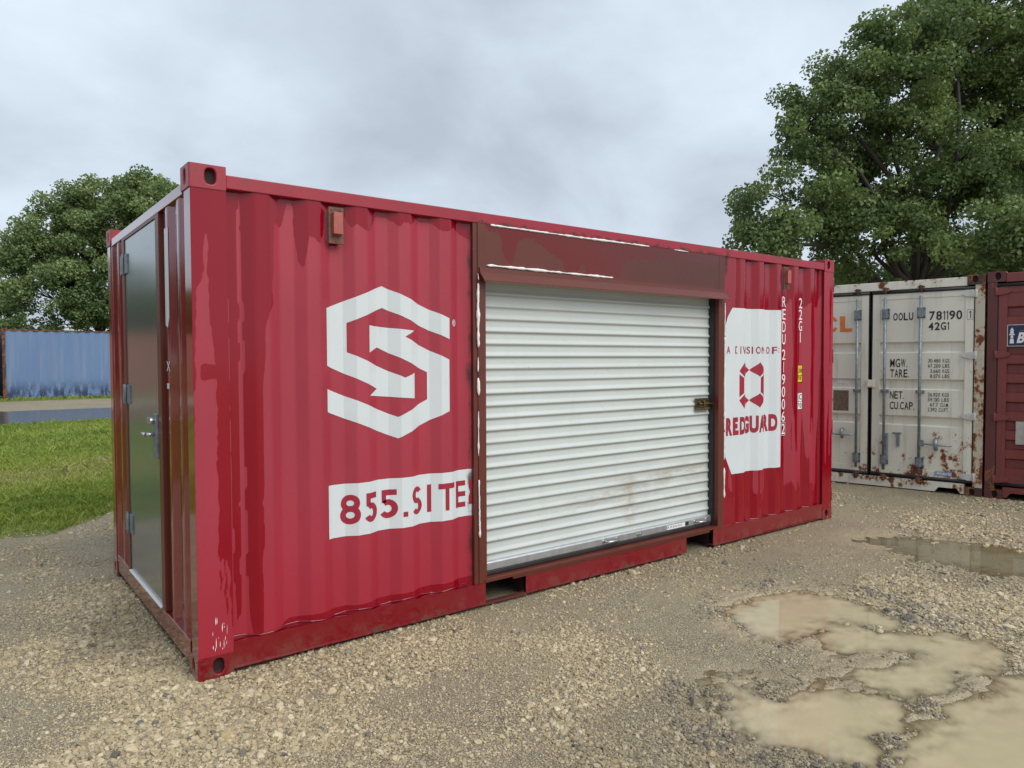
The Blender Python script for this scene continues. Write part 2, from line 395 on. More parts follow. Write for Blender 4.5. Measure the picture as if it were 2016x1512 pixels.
def casting(name, root, cx, cy, z0, sx, sy, mat, lx=.178, ly=.162, h=.118):
    """corner casting at corner (cx,cy); sx, sy = direction inwards; oval holes on both outer faces and above"""
    bm = bmesh.new()
    def face(o, a, b, la, lb, nrm, ca, cb, wa, wb, hole=True):
        o = Vector(o); a = Vector(a); b = Vector(b); nrm = Vector(nrm); n = 20
        if not hole:
            bm.faces.new([bm.verts.new(o+a*p+b*q) for p, q in ((0,0),(la,0),(la,lb),(0,lb))]); return
        ring = []; outer = []
        for k in range(n):
            t = 2*math.pi*(k+.5)/n; c, s = math.cos(t), math.sin(t)
            ex = .75; ring.append((ca+wa*math.copysign(abs(c)**ex, c), cb+wb*math.copysign(abs(s)**ex, s)))
            m = max(abs(c)/1, abs(s)/1); px, py = c/m, s/m
            outer.append((ca+(px*(la-ca) if px > 0 else px*ca), cb+(py*(lb-cb) if py > 0 else py*cb)))
        # snap the outer points nearest to corners
        for q in ((0, 0), (la, 0), (la, lb), (0, lb)):
            j = min(range(n), key=lambda k: (outer[k][0]-q[0])**2+(outer[k][1]-q[1])**2); outer[j] = q
        V1 = [bm.verts.new(o+a*p+b*q) for p, q in outer]; V2 = [bm.verts.new(o+a*p+b*q) for p, q in ring]
        V3 = [bm.verts.new(o+a*p+b*q-nrm*.028) for p, q in ring]
        for k in range(n):
            j = (k+1) % n
            bm.faces.new((V1[k], V1[j], V2[j], V2[k])); bm.faces.new((V2[k], V2[j], V3[j], V3[k]))
        fc = bm.faces.new(V3); fc.material_index = 1  # closed cap, its dark colour stands for the unlit hollow behind
    X0 = cx; X1 = cx+sx*lx; Y0 = cy; Y1 = cy+sy*ly
    face((X0, Y0, z0), (sx, 0, 0), (0, 0, 1), lx, h, (0, -sy, 0), .103, .062, .027, .040)
    face((X0, Y0, z0), (0, sy, 0), (0, 0, 1), ly, h, (-sx, 0, 0), .085, .062, .023, .038)
    face((X1, Y0, z0), (0, sy, 0), (0, 0, 1), ly, h, (sx, 0, 0), 0, 0, 0, 0, False)
    face((X0, Y1, z0), (sx, 0, 0), (0, 0, 1), lx, h, (0, sy, 0), 0, 0, 0, 0, False)
    face((X0, Y0, z0+h), (sx, 0, 0), (0, sy, 0), lx, ly, (0, 0, 1), .089, .08, .055, .03)
    face((X0, Y0, z0), (sx, 0, 0), (0, sy, 0), lx, ly, (0, 0, -1), 0, 0, 0, 0, False)
    bmesh.ops.remove_doubles(bm, verts=bm.verts, dist=.0004)
    bmesh.ops.recalc_face_normals(bm, faces=bm.faces)
    me = bpy.data.meshes.new(name); bm.to_mesh(me); bm.free()
    o = link(name, me, [mat, M['cavity_shade']], root)
    b = o.modifiers.new('bevel', 'BEVEL'); b.width = .007; b.segments = 3; b.limit_method = 'ANGLE'; b.angle_limit = R(60)
    return o

# ---- flat markings that lie on a surface
def text_poly(s, bold=0.0, res=6):
    cu = bpy.data.curves.new('t', 'FONT'); cu.body = s; cu.offset = bold; cu.resolution_u = res; cu.size = 1
    ob = bpy.data.objects.new('t', cu); me = bpy.data.meshes.new_from_object(ob)
    V = [(v.co.x, v.co.y) for v in me.vertices]; F = [tuple(p.vertices) for p in me.polygons]
    bpy.data.objects.remove(ob); bpy.data.curves.remove(cu); bpy.data.meshes.remove(me)
    return V, F
def fit(VF, x0, z0, x1, z1):
    V, F = VF; a = np.array(V); lo = a.min(0); hi = a.max(0)
    a = (a-lo)/np.maximum(hi-lo, 1e-6)*np.array([x1-x0, z1-z0])+np.array([x0, z0])
    return [tuple(p) for p in a], F
def letters(s, x0, z0, x1, z1, bold=.0, gap=.16, widths=None):
    """monospaced-fit letters, each stretched to the same cell like container lettering"""
    n = len(s); wd = [({'1': .34, 'I': .30, '.': .22, ':': .22, ' ': .6, 'i': .3, ',': .22, '\'': .2}.get(c, 1.0)) for c in s] if widths is None else widths
    tot = sum(wd)+gap*(n-1); k = (x1-x0)/tot; V = []; F = []; x = x0
    for c, wc in zip(s, wd):
        if c != ' ':
            h0, h1 = z0, z1
            if c == '.': h1 = z0+(z1-z0)*.16
            if c == ':': h0 = z0+(z1-z0)*.15; h1 = z0+(z1-z0)*.85
            if c in '\'"': h0 = z0+(z1-z0)*.68
            if c == 'm': h1 = z0+(z1-z0)*.72
            if c == '1': v, f_ = ngon([(x+wc*k*.55, h0), (x+wc*k, h0), (x+wc*k, h1), (x+wc*k*.55, h1), (x, h1-(h1-h0)*.2), (x, h1-(h1-h0)*.28), (x+wc*k*.55, h1-(h1-h0)*.2)])
            elif c == 'I': v, f_ = rect(x, h0, x+wc*k*.8, h1)
            else: v, f_ = fit(text_poly(c, bold), x, h0, x+wc*k, h1)
            o = len(V); V += v; F += [tuple(i+o for i in q) for q in f_]
        x += (wc+gap)*k
    return V, F
def ngon(poly): return poly, [tuple(range(len(poly)))]
def join(*L):
    V = []; F = []
    for v, f_ in L: o = len(V); V += list(v); F += [tuple(i+o for i in q) for q in f_]
    return V, F
def ring_poly(cx, cz, rx, rz, th, n=28):
    V = []; F = []
    for k in range(n):
        c, s = math.cos(2*math.pi*k/n), math.sin(2*math.pi*k/n); V += [(cx+rx*c, cz+rz*s), (cx+(rx-th)*c, cz+(rz-th)*s)]
    for k in range(n): j = (k+1) % n; F.append((2*k, 2*j, 2*j+1, 2*k+1))
    return V, F
def rect(x0, z0, x1, z1): return ngon([(x0, z0), (x1, z0), (x1, z1), (x0, z1)])
def frame_rect(x0, z0, x1, z1, t):
    return join(rect(x0, z0, x1, z0+t), rect(x0, z1-t, x1, z1), rect(x0, z0+t, x0+t, z1-t), rect(x1-t, z0+t, x1, z1-t))
def decal(name, mat, root, VF, fn=None, bk=(), off=.002, mp=MPY, hstep=0):
    V, F = VF; bm = bmesh.new(); vs = [bm.verts.new((x, 0, z)) for x, z in V]
    for q in F:
        try: bm.faces.new([vs[i] for i in q])
        except ValueError: pass
    xs = [v[0] for v in V]; lo, hi = min(xs), max(xs)
    for b in bk:
        if lo < b < hi:
            bmesh.ops.bisect_plane(bm, geom=bm.verts[:]+bm.edges[:]+bm.faces[:], plane_co=(b, 0, 0), plane_no=(1, 0, 0), dist=1e-5)
    if bk: bmesh.ops.triangulate(bm, faces=[f_ for f_ in bm.faces if len(f_.verts) > 4])
    for v in bm.verts:
        x, z = v.co.x, v.co.z; y = (float(fn(x)) if fn else 0.0)-off
        p = mp(np.array([x]), np.array([y]), np.array([z]))[0]; v.co = p
    me = bpy.data.meshes.new(name); bm.to_mesh(me); bm.free()
    return link(name, me, mat, root)

def sdpoly(x, y, poly):
    """signed distance, positive inside"""
    d = np.full(x.shape, 1e9); ins = np.zeros(x.shape, bool); n = len(poly)
    for i in range(n):
        ax, ay = poly[i]; bx, by = poly[(i+1) % n]; ex, ey = bx-ax, by-ay
        t = np.clip(((x-ax)*ex+(y-ay)*ey)/(ex*ex+ey*ey+1e-12), 0, 1)
        d = np.minimum(d, np.hypot(x-ax-t*ex, y-ay-t*ey))
        c = ((ay > y) != (by > y)); xi = ax+(y-ay)*ex/(ey if abs(ey) > 1e-9 else 1e-9)
        ins ^= (c & (x < xi))
    return np.where(ins, d, -d)

# ================================================================ RED CONTAINER
Lc, Wc, Hc = 6.058, 2.438, 2.591
red = tag(empty('shipping_container'), 'red shipping container with a white roll-up door and grey side door, on gravel', 'shipping container')
TOPW = [(.188,2.10),(.202,.243),(.236,.30),(.242,2.477),(.258,2.479),(.264,1.8),(.268,.26),(.292,.12),(.330,.14),(.350,.9),(.358,1.55),(.368,1.75),(.383,1.857),(.415,1.92),(.424,2.2),(.431,2.328),(.445,2.357),(.463,2.324),(.486,2.348),(.493,2.456),(.529,2.474),(.547,2.327),(.556,2.16),(.566,2.138),(.590,2.118),(.604,2.20),(.614,2.252),(.62,2.302),(.649,2.283),(.678,2.258),(.705,2.30),(.713,2.44),(.722,2.33),(.728,2.255),(.765,2.238),(.80,2.25),(.81,2.44),(.83,2.44),(.847,2.388),(.872,2.373),(.897,2.385),(.96,2.36),(.985,2.362),(1.018,2.436),(1.064,2.456),(1.097,2.445),(1.14,2.42),(1.17,2.402),(1.198,2.441),(1.242,2.419),(1.267,2.434),(1.284,2.466),(1.33,2.447),(1.401,2.449),(1.437,2.416),(1.474,2.401),(1.511,2.414),(1.556,2.444),(1.574,2.421),(1.643,2.396),(1.721,2.356)]
tx, tz = np.array(TOPW).T
def wet_left(x, z):
    wob = (vnoise(x*0, z*9, 3)-.5)*.012+(vnoise(x*0, z*30, 4)-.5)*.005
    s = np.interp(x+wob, tx, tz); s = z-s
    # steep columns: convert to horizontal distance so the edges stay crisp
    w_ = np.clip(s, -.2, .2)
    low = .205+.05*vnoise(x*2.2, z*0, 8)-z; w_ = np.maximum(w_, np.clip(low*3, -.2, .2)*sstep(.35, .5, x)-.2*(1-sstep(.35, .5, x)))
    return np.clip(w_*.8, -.2, .2)
TONG = [(.017,1.64),(.030,1.95),(.050,2.02),(.066,2.06),(.076,2.2),(.079,2.273),(.086,2.2),(.083,1.997),(.094,1.795),(.110,1.591),(.120,1.386),(.116,1.0),(.113,.612),(.112,.50),(.122,.40),(.126,.62),(.134,.60),(.140,.38),(.150,.30),(.153,.6),(.163,.5),(.172,.25),(.19,.12),(.19,-.05),(-.02,-.05),(-.02,.3)]
def wet_post(x, z):
    wob = (vnoise(x*0, z*14, 5)-.5)*.012+(vnoise(x*0, z*40, 6)-.5)*.004
    w_ = -sdpoly(x+wob, z, TONG)
    rp = np.minimum(np.minimum(x-.043, .13-x), np.minimum(z-1.522, 1.597-z))      # repainted rectangle
    rim = sdpoly(x+wob*.5, z, [(.174, 1.2), (.180, 1.2), (.180, .12), (.170, .12), (.174, .7)])
    return np.maximum(np.maximum(w_, rp), -1)
def wet_right(x, z):
    f_ = 2.15+.35*(fbm(x*9, z*0, 21, 2)-.5)
    top = z-f_
    st = fbm(x*13+.3*vnoise(z*0, z*3, 2), z*.55, 31, 3)-.50-.03*sstep(1.8, 1.2, z)+.10*sstep(5.2, 4.6, x)*sstep(2.0, .6, z)
    low = .30+.25*fbm(x*9, z*0, 41, 2)-z
    return np.clip(np.maximum(np.maximum(top*.3, st*.35), low*.3), -.1, .1)
# ---- long side, left of the roll-up door
bkL, fnL = corr_breaks(.178, 1.722, .321, .2825, .072, .068, .010, .046)
wall('side_wall', M['red_wall'], red, bkL, fnL, .165, 2.485, MPY, .012, .012, wet_left)
bkR, fnR = corr_breaks(4.282, 5.882, 4.508, .2825, .072, .068, .010, .046)
fr0 = fnR
fnR = lambda x: np.where(np.asarray(x) < 4.41, .012, np.where(np.asarray(x) < 4.47, .012, fr0(x)))
bkR = [b for b in bkR if b > 4.48 or b < 4.3]+[4.41, 4.47]; bkR.sort()
wall('side_wall', M['red_wall'], red, bkR, fnR, .165, 2.485, MPY, .012, .012, wet_right)
# posts: front-left with its own stains (folded section), others plain
def post_grid(x0, x1, wet):
    xs = np.linspace(x0, x1, 19); zs = np.linspace(.118, 2.473, 260); X, Z = np.meshgrid(xs, zs)
    nx = len(xs); i = np.arange(len(zs)-1)[:, None]*nx+np.arange(nx-1)[None, :]
    F = np.stack([i, i+1, i+nx+1, i+nx], -1).reshape(-1, 4)
    return np.stack([X.ravel(), np.full(X.size, .0045), Z.ravel()], -1), F, wet(X.ravel(), Z.ravel())
def corner_post(x0, x1, y0, y1, front_y, wet=None, mats=None, side_x=None):
    b = MB()
    b.box(x0, x1, y0, y1, .1165, 2.4745)
    o = b.build('corner_post', mats or M['red_gloss'], red, .004)
    return o
V, F, wv = post_grid(.006, .178, wet_post)
pc = link('corner_post', np_mesh('corner_post', V, F, {'wet': ('POINT', wv)}), M['red_wall'], red)
# the return faces of that post, glossy
b = MB(); b.box(.0058, .176, .006, .125, .1165, 2.4745); o = b.build('post_return', M['red_gloss'], pc)
wp2 = lambda x, z: np.clip((fbm(x*14, z*.6, 77, 3)-.44)*.3+.5*sstep(5.96, 5.88, x)*.1, -.1, .1)
xs0 = 5.880
V, F, wv = post_grid(5.880, 6.052, wp2)
pc2 = link('corner_post', np_mesh('corner_post', V, F, {'wet': ('POINT', wv)}), M['red_wall'], red)
b = MB(); b.box(5.882, 6.052, .006, .125, .1165, 2.4745); b.build('post_return', M['red_gloss'], pc2)
corner_post(.006, .14, Wc-.125, Wc-.006, None); corner_post(5.90, 6.052, Wc-.125, Wc-.006, None)
for cx, sx in ((0, 1), (Lc, -1)):
    for cy, sy in ((0, 1), (Wc, -1)):
        for z0 in (0, Hc-.118): casting('corner_casting', red, cx, cy, z0, sx, sy, M['red_rail'] if z0 else M['red_gloss'])
# rails
MB().box(.179, Lc-.179, .003, .063, 2.485, 2.553).build('top_rail', M['red_rail'], red, .004)
MB().box(.179, Lc-.179, Wc-.063, Wc-.003, 2.485, 2.553).build('top_rail', M['red_rail'], red, .004)
MB().box(.006, .064, .163, Wc-.163, 2.460, 2.518).build('end_rail', M['red_gloss'], red, .004)
MB().box(Lc-.08, Lc-.006, .163, Wc-.163, 2.44, 2.53).build('end_rail', M['red_rail'], red, .004)
MB().box(.006, .060, .163, Wc-.163, .045, .165).build('end_sill', M['red_gloss'], red, .003)
MB().box(Lc-.08, Lc-.006, .163, Wc-.163, .03, .165).build('end_sill', M['red_rail'], red, .004)
def rail_seg(x0, x1, mat, y=.004):
    b = MB(); b.prism_x([(y, .036), (y, .168), (y+.052, .168), (y+.052, .162), (y+.007, .162), (y+.007, .042), (y+.05, .042), (y+.05, .036)], x0, x1)
    # turned-out bottom flange and top lip
    b.prism_x([(y-.010, .030), (y-.010, .0355), (y+.05, .0355), (y+.05, .030)], x0, x1)
    return b.build('bottom_rail', mat, red)
rail_seg(.179, 1.772, M['red_gloss']); rail_seg(2.114, 3.80, M['red_gloss'], .012); rail_seg(4.144, 5.879, M['red_gloss'])
MB().box(.179, Lc-.179, Wc-.05, Wc-.004, .036, .165).build('bottom_rail', M['red_rail'], red)
for x0, x1 in ((1.772, 2.114), (3.80, 4.144)):
    b = MB(); b.box(x0-.008, x0-.002, .058, Wc-.058, .036, .150); b.box(x1+.002, x1+.008, .058, Wc-.058, .036, .150); b.box(x0, x1, .058, Wc-.058, .150, .156)
    b.build('forklift_pocket', M['cavity_shade'], red)
MB().box(1.774, 2.112, .004, .05, .022, .034).build('pocket_strap', M['maroon_dark'], red)
MB().box(.065, Lc-.085, .066, Wc-.066, .157, .185).build('floor', M['cavity_shade'], red)
# far walls and roof
bkB, fnB = corr_breaks(.179, Lc-.179, .3, .2825, .072, .068, Wc-.010, Wc-.046)
wall('side_wall', M['red_rail'], red, bkB, fnB, .165, 2.485, MPY, 1, 3)
rb, rf = corr_breaks(.064, Lc-.08, .1, .209, .091, .0135, 2.540, 2.520)
xs = np.array(rb); V = np.concatenate([np.stack([xs, np.full(len(xs), yy), rf(xs)], -1) for yy in (.05, Wc-.05)]); n = len(xs)
i = np.arange(n-1); link('roof', np_mesh('roof', V, np.stack([i, i+1, i+1+n, i+n], -1)), M['red_rail'], red)
b = MB(); b.box(Lc-.075, Lc-.045, .13, Wc/2-.006, .17, 2.44); b.box(Lc-.075, Lc-.045, Wc/2+.006, Wc-.13, .17, 2.44)
b.build('cargo_door', M['red_gloss'], red, .006)
for z in (.25, .93, 1.64, 2.35):
    b = MB(); b.box(Lc-.045, Lc+.004, .018, .19, z-.055, z+.055); b.tube([(Lc-.002, .012, z-.07), (Lc-.002, .012, z+.07)], .012)
    b.build('cargo_door_hinge', M['red_gloss'], red, .004)
# small seam ridges of wet caulk along the foot of the wall
def rib(name, pts, rad, mat, n=6, jit=0.0, parent=red, flat=1.0, step=.012, seed=0):
    """an uneven bead following pts"""
    rr = random.Random(seed); out = []; rads = []
    for a, b_ in zip(pts, pts[1:]):
        a = Vector(a); b_ = Vector(b_); k = max(1, int((b_-a).length/step))
        for i in range(k): out.append(a.lerp(b_, i/k))
    out.append(Vector(pts[-1])); s_ = rr.random()*50; m = len(out)
    for i, p in enumerate(out):
        v = float(vnoise(np.array([i*.37+s_]), np.array([s_]))[0]); v2 = float(vnoise(np.array([i*.11+s_]), np.array([9.]))[0])
        t_ = min(1, (i+1)/3, (m-i)/3)
        rads.append(max(.0008, rad*(1+jit*(v*1.4-.7)+jit*.7*(v2-.5))*t_))
        out[i] = p+Vector((rr.uniform(-1, 1), 0, rr.uniform(-1, 1)))*rad*jit*.22
    b = MB(); b.tube(out, rads, n)
    return b.build(name, mat, parent)
pts = [(x, float(fnL(x))-.004, .171+.012*math.sin(x*9)**2) for x in subdiv([b_ for b_ in bkL if b_ < 1.71], .05)]
rib('seam_bead', pts, .004, M['red_gloss'], 6, .3, seed=3)
pts = [(x, float(fnR(x))-.004, .172) for x in subdiv([b_ for b_ in bkR], .06)]
rib('seam_bead', pts, .004, M['red_gloss'], 6, .3, seed=4)

# ---- roll-up door opening: frame, header, drip cap, sill
JL0, JL1, JR0, JR1 = 1.722, 1.784, 4.205, 4.282
def wetgrid(name, mat, x0, x1, z0, z1, y, wetf, st=.015, parent=red):
    bk = [x0, x1]; return wall(name, mat, parent, bk, lambda x: np.full(np.shape(x), y), z0, z1, MPY, st, st, wetf)
hw = lambda x, z: .025+np.clip((np.interp(x, [1.78,1.90,1.93,2.0,2.05,2.12,2.2,2.3,2.42,2.5,2.56,2.62,2.8,3.0,3.1,3.5,4.3], [.02,.05,.20,.26,.10,.06,.05,.13,.17,.27,.28,.20,.28,.27,.12,.10,.05])+.03*(fbm(x*14, x*0, 3, 3)-.5)-(2.486-z)), -.1, .1)*.3+.02*(fbm(x*30, z*1.2, 61, 3)-.48)*sstep(2.5, 2.7, x)
hd = wetgrid('header_panel', M['primer'], 1.784, 4.205, 2.200, 2.4848, .0055, hw)
MB().box(1.784, 4.205, .007, .05, 2.200, 2.4848).build('header_backing', M['primer'], hd)
# jambs (box sections); outer faces 2 mm proud of the wall flats
for a, b_ in ((JL0, JL1), (JR0, JR1)):
    MB().box(a, b_, .003, .12, .168, 2.4848).build('door_jamb', M['primer'], red, .003)
MB().box(1.688, 1.7205, .0075, .046, .168, 2.4848).build('weld_strip', M['primer'], red, .002)
# inner channel guides of the curtain
for a, b_ in ((1.7845, 1.800), (4.190, 4.2045)):
    MB().box(a, b_, .050, .115, .19, 2.2).build('curtain_guide', M['black'], red)
b = MB(); b.prism_x([(.005, 2.199), (.005, 2.170), (-.050, 2.118), (-.056, 2.112), (-.056, 2.120), (-.008, 2.175), (-.006, 2.205), (.0045, 2.205)], 1.733, 4.268)
b.build('drip_cap', M['primer'], hd)
b = MB(); b.prism_x([(-.002, .169), (-.002, .187), (.118, .187), (.118, .181), (.004, .181), (.004, .169)], 1.764, 4.245)
b.box(2.0, 4.1, .006, .016, .150, .169)
b.build('door_sill', M['primer'], red)
for (pts, rad, sd_) in (([(1.822,.002,2.482),(2.6,.002,2.480),(3.333,.002,2.483)], .0062, 1), ([(3.62,.002,2.483),(3.80,.002,2.483)], .004, 2),
        ([(1.786,.001,2.222),(2.4,.0,2.219),(2.936,.0,2.216)], .0075, 3), ([(1.722,-.0005,2.165),(1.726,-.0005,2.122)], .006, 4),
        ([(1.722,-.0005,2.10),(1.720,-.0005,1.9),(1.722,-.0005,1.695)], .0105, 5), ([(1.720,0,1.632),(1.718,0,1.536)], .006, 6), ([(1.720,0,1.50),(1.722,0,1.385)], .008, 7),
        ([(1.720,0,1.286),(1.718,0,.999)], .005, 8), ([(1.721,0,.845),(1.726,0,.472)], .0085, 9),
        ([(4.285,0,2.09),(4.282,0,1.80)], .006, 10), ([(4.282,0,1.80),(4.284,0,1.0)], .008, 11), ([(4.284,0,.99),(4.283,0,.75)], .006, 12), ([(4.283,0,.68),(4.284,0,.42)], .0065, 13)):
    rib('caulk_bead', pts, rad, M['caulk'], 7, .75, seed=sd_)

# ---- roll-up door curtain
per = .0822; z = .276; prof = []
while z < 2.21:
    k_ = len(prof)//7; o_ = .0012*math.sin(k_*2.3)+.0008*math.sin(k_*5.1)
    prof += [(z, .1000), (z+.020, .0990), (z+.040, .1000), (z+.0455, .0895+o_), (z+.0530, .0885+o_), (z+.0600, .0915+o_), (z+.0720, .0985)]; z += per
prof = [p for p in prof if p[0] < 2.2]; pz = np.array(prof); xs = np.linspace(1.795, 4.195, 3)
V = np.array([(x, y, z) for z, y in prof for x in xs]); nx = 3; i = np.arange(len(prof)-1)[:, None]*nx+np.arange(nx-1)[None, :]
F = np.stack([i, i+1, i+nx+1, i+nx], -1).reshape(-1, 4)
rd = link('roll_up_door', np_mesh('roll_up_door', V, F), M['shutter'], red)
MB().prism_x([(.100, .276), (.074, .276), (.066, .268), (.066, .222), (.100, .222)], 1.795, 4.195).build('bottom_bar', M['alu'], rd, .002)
MB().prism_x([(.072, .222), (.064, .214), (.064, .194), (.078, .1875), (.1, .1875), (.1, .222)], 1.795, 4.195).build('rubber_seal', M['black'], rd)
for xa, xb in ((2.895, 3.065), (3.965, 4.145)):
    b = MB(); b.tube([(xa+.02, .060, .245), (xa+.03, .035, .245), (xa+.05, .026, .247), (xb-.05, .026, .247), (xb-.03, .035, .245), (xb-.02, .060, .245)], .007)
    for xc in (xa+.012, xb-.012):
        b.tube([(xc, .066, .245), (xc, .0615, .245)], .017, 14)
    b.build('lift_handle', M['steel'], rd)
b = MB(); b.tube([(3.28, .066, .243), (3.28, .060, .243)], .014, 12); b.tube([(3.31, .066, .243), (3.31, .060, .243)], .011, 12); b.build('pull_knob', M['steel'], rd)
stk = decal('label_sticker', M['white_letter'], rd, rect(3.625, .229, 3.845, .262), None, (), -.0655)
decal('sticker_print', M['black_letter'], rd, join(letters('K', 3.632, .238, 3.652, .255, .03), *[rect(3.66+.032*i, .238+.0065*j, 3.66+.032*i+.024, .2405+.0065*j) for i in range(5) for j in range(3)]), None, (), -.0645)
decal('warning_sticker', M['black'], rd, rect(3.855, .230, 3.895, .262), None, (), -.0655)
b = MB(); b.box(4.000, 4.17, .060, .086, 1.185, 1.205); b.box(4.000, 4.165, .072, .086, 1.205, 1.27); b.box(4.01, 4.11, .056, .072, 1.215, 1.225); b.box(4.01, 4.11, .056, .072, 1.248, 1.258)
b.box(3.99, 4.15, .060, .086, 1.27, 1.285); b.tube([(4.02, .058, 1.237), (4.22, .058, 1.237)], .009); b.box(4.06, 4.075, .040, .066, 1.225, 1.262)
b.build('slide_latch', M['brass'], rd, .002)

# ---- vents
for x0, x1, z0, z1 in ((.722, .812, 2.262, 2.462), (5.170, 5.260, 2.262, 2.462)):
    b = MB(); b.box(x0, x1, .000, .0085, z0, z1); vp = b.build('vent', M['rusty_brown'], red, .002)
    b = MB(); b.hull8([(x0+.018, -.002, z0+.045), (x1-.018, -.002, z0+.045), (x1-.018, -.0001, z0+.045), (x0+.018, -.0001, z0+.045),
                       (x0+.018, -.030, z0+.050), (x1-.018, -.030, z0+.050), (x1-.018, -.0001, z0+.050), (x0+.018, -.0001, z0+.050)])
    b.box(x0+.018, x1-.018, -.030, -.0002, z0+.0505, z1-.03)
    b.build('vent_cover', M['vent_cover'], vp, .004)
    for px_, pz_ in ((x0+.02, z1-.014), (x1-.02, z1-.014), ((x0+x1)/2, z0+.014)):
        b = MB(); b.tube([(px_, -.0002, pz_), (px_, -.005, pz_)], .006, 8); b.build('rivet', M['rusty_brown'], vp)

# ---- markings on the long side
S1 = [(.716,1.906),(1.063,2.049),(1.510,1.874),(1.510,1.745),(1.065,1.922),(.836,1.827),(.836,1.661),(1.197,1.511),(1.267,1.539),(1.267,1.385),(.968,1.411),(1.026,1.449),(.716,1.586)]
S2 = [(.716,1.456),(1.151,1.278),(1.367,1.375),(1.367,1.541),(1.029,1.690),(.968,1.660),(.968,1.817),(1.267,1.792),(1.199,1.755),(1.507,1.618),(1.507,1.297),(1.150,1.151),(.716,1.327)]
decal('painted_emblem', M['white_mark'], red, join(ngon(S1), ngon(S2)), fnL, bkL)
decal('registered_mark', M['white_letter'], red, join(ring_poly(1.552, 1.847, .016, .021, .004), letters('R', 1.545, 1.837, 1.559, 1.857, .02)), fnL, bkL)
bn = decal('phone_banner', M['white_mark'], red, ngon([(.716,.610),(1.686,.616),(1.686,.916),(.716,.912)]), fnL, bkL)
def arc(cx, cz, rx, rz, th, a0, a1, n=22):
    V = []; F = []
    for k in range(n+1):
        t_ = R(a0+(a1-a0)*k/n); c, s_ = math.cos(t_), math.sin(t_); V += [(cx+rx*c, cz+rz*s_), (cx+(rx-th)*c, cz+(rz-th)*s_)]
    for k in range(n): F.append((2*k, 2*k+2, 2*k+3, 2*k+1))
    return V, F
Z0, Z1, TH = .678, .848, .0335; RB = (Z1-Z0+TH)/4
pa = [ring_poly(.844, Z0+RB+.002, .056, RB+.002, TH)]; pb = [ring_poly(.844, Z1-RB+.002, .051, RB-.002, TH-.002)]
for a, b_ in ((.926, 1.016), (1.040, 1.146)):
    w5 = b_-a; xc = a+w5*.47
    pa += [arc(xc, .7345, w5*.53, .0565, TH, -150, 128), rect(a+w5*.10, Z1-TH, b_-w5*.06, Z1), rect(a+w5*.10, .772, a+w5*.10+TH*.85, Z1-TH)]
pa += [arc(1.280, Z1-RB, .042, RB, TH*.9, 32, 270), arc(1.280, Z0+RB, .042, RB, TH*.9, 90, -148), rect(1.360, Z0, 1.388, Z1),
       rect(1.428, Z1-TH, 1.545, Z1), rect(1.4725, Z0, 1.5005, Z1-TH), rect(1.563, Z0, 1.589, Z1)]
for z_ in (Z0, (Z0+Z1-TH)/2, Z1-TH): pa.append(rect(1.5892, z_, 1.643, z_+TH*.95))
pa += [rect(1.176, Z0, 1.208, .708), ngon([(1.668,.69),(1.6855,.69),(1.6855,.85),(1.668,.85),(1.668,.80),(1.676,.77),(1.668,.74)])]
decal('banner_lettering', M['letter_red'], bn, join(*pa), fnL, bkL, .0035)
decal('banner_lettering', M['letter_red'], bn, join(*pb), fnL, bkL, .0039)
pn = decal('white_panel', M['white_mark'], red, ngon([(4.306,.78),(4.402,.612),(5.148,.606),(5.148,2.062),(4.402,2.056),(4.335,1.975),(4.306,1.90)]), fnR, bkR)
decal('panel_lettering', M['letter_red'], pn, letters('A DIVISION OF:', 4.322, 1.660, 5.112, 1.724, .015, .40), fnR, bkR, .0035)
decal('panel_lettering', M['letter_red'], pn, letters('REDGUARD', 4.318, .950, 5.090, 1.105, .062, .10), fnR, bkR, .0035)
# gem emblem: eight facets round an octagon-like opening
cx, cz = 4.700, 1.380; W2, H2 = .205, .193
fac = []
for sx in (-1, 1):
    fac.append(ngon([(cx+sx*W2, cz-.105), (cx+sx*W2, cz+.105), (cx+sx*.125, cz+.066), (cx+sx*.125, cz-.066)]))
    for sz in (-1, 1):
        fac.append(ngon([(cx+sx*.196, cz+sz*.128), (cx+sx*.115, cz+sz*(H2+.012)), (cx+sx*.002, cz+sz*.135), (cx+sx*.112, cz+sz*.074)]))
        if False: fac.append(ngon([(cx, cz)]))
decal('gem_emblem', M['letter_red'], pn, join(*fac), fnR, bkR, .0035)
# vertical owner code and type code
v = []
zt = 2.196
for k, ch in enumerate('REDU2190062'):
    gapz = 0 if k < 4 else .028; h = .098; z1 = zt-k*.1165-gapz
    if ch != ' ': v.append(rect(5.241, z1-h, 5.249, z1) if ch == '1' else fit(text_poly(ch, .0), 5.218, z1-h, 5.272, z1))
v.append(frame_rect(5.213, zt-10*.1165-.028-.112, 5.278, zt-10*.1165-.028+.012, .003))
decal('owner_code', M['white_letter'], red, join(*v), fnR, bkR)
v = []
for k, ch in enumerate('22G1'):
    z1 = 2.196-k*.1095; v.append(rect(5.520, z1-.098, 5.532, z1) if ch == '1' else fit(text_poly(ch, .005), 5.499, z1-.098, 5.553, z1))
decal('type_code', M['white_letter'], red, join(*v), fnR, bkR)
ys = decal('height_sticker', M['yellow'], red, rect(5.440, 1.385, 5.566, 1.555), fnR, bkR)
decal('height_sticker_print', M['black_letter'], ys, join(frame_rect(5.440, 1.385, 5.566, 1.555, .006), letters('2.6m', 5.478, 1.48, 5.559, 1.53, .01, .2), letters("8'6\"", 5.478, 1.41, 5.556, 1.46, .01, .2, [1, .25, 1, .4])), fnR, bkR, .0035)
ws = decal('code_sticker', M['white_letter'], red, rect(5.440, 1.125, 5.566, 1.288), fnR, bkR)
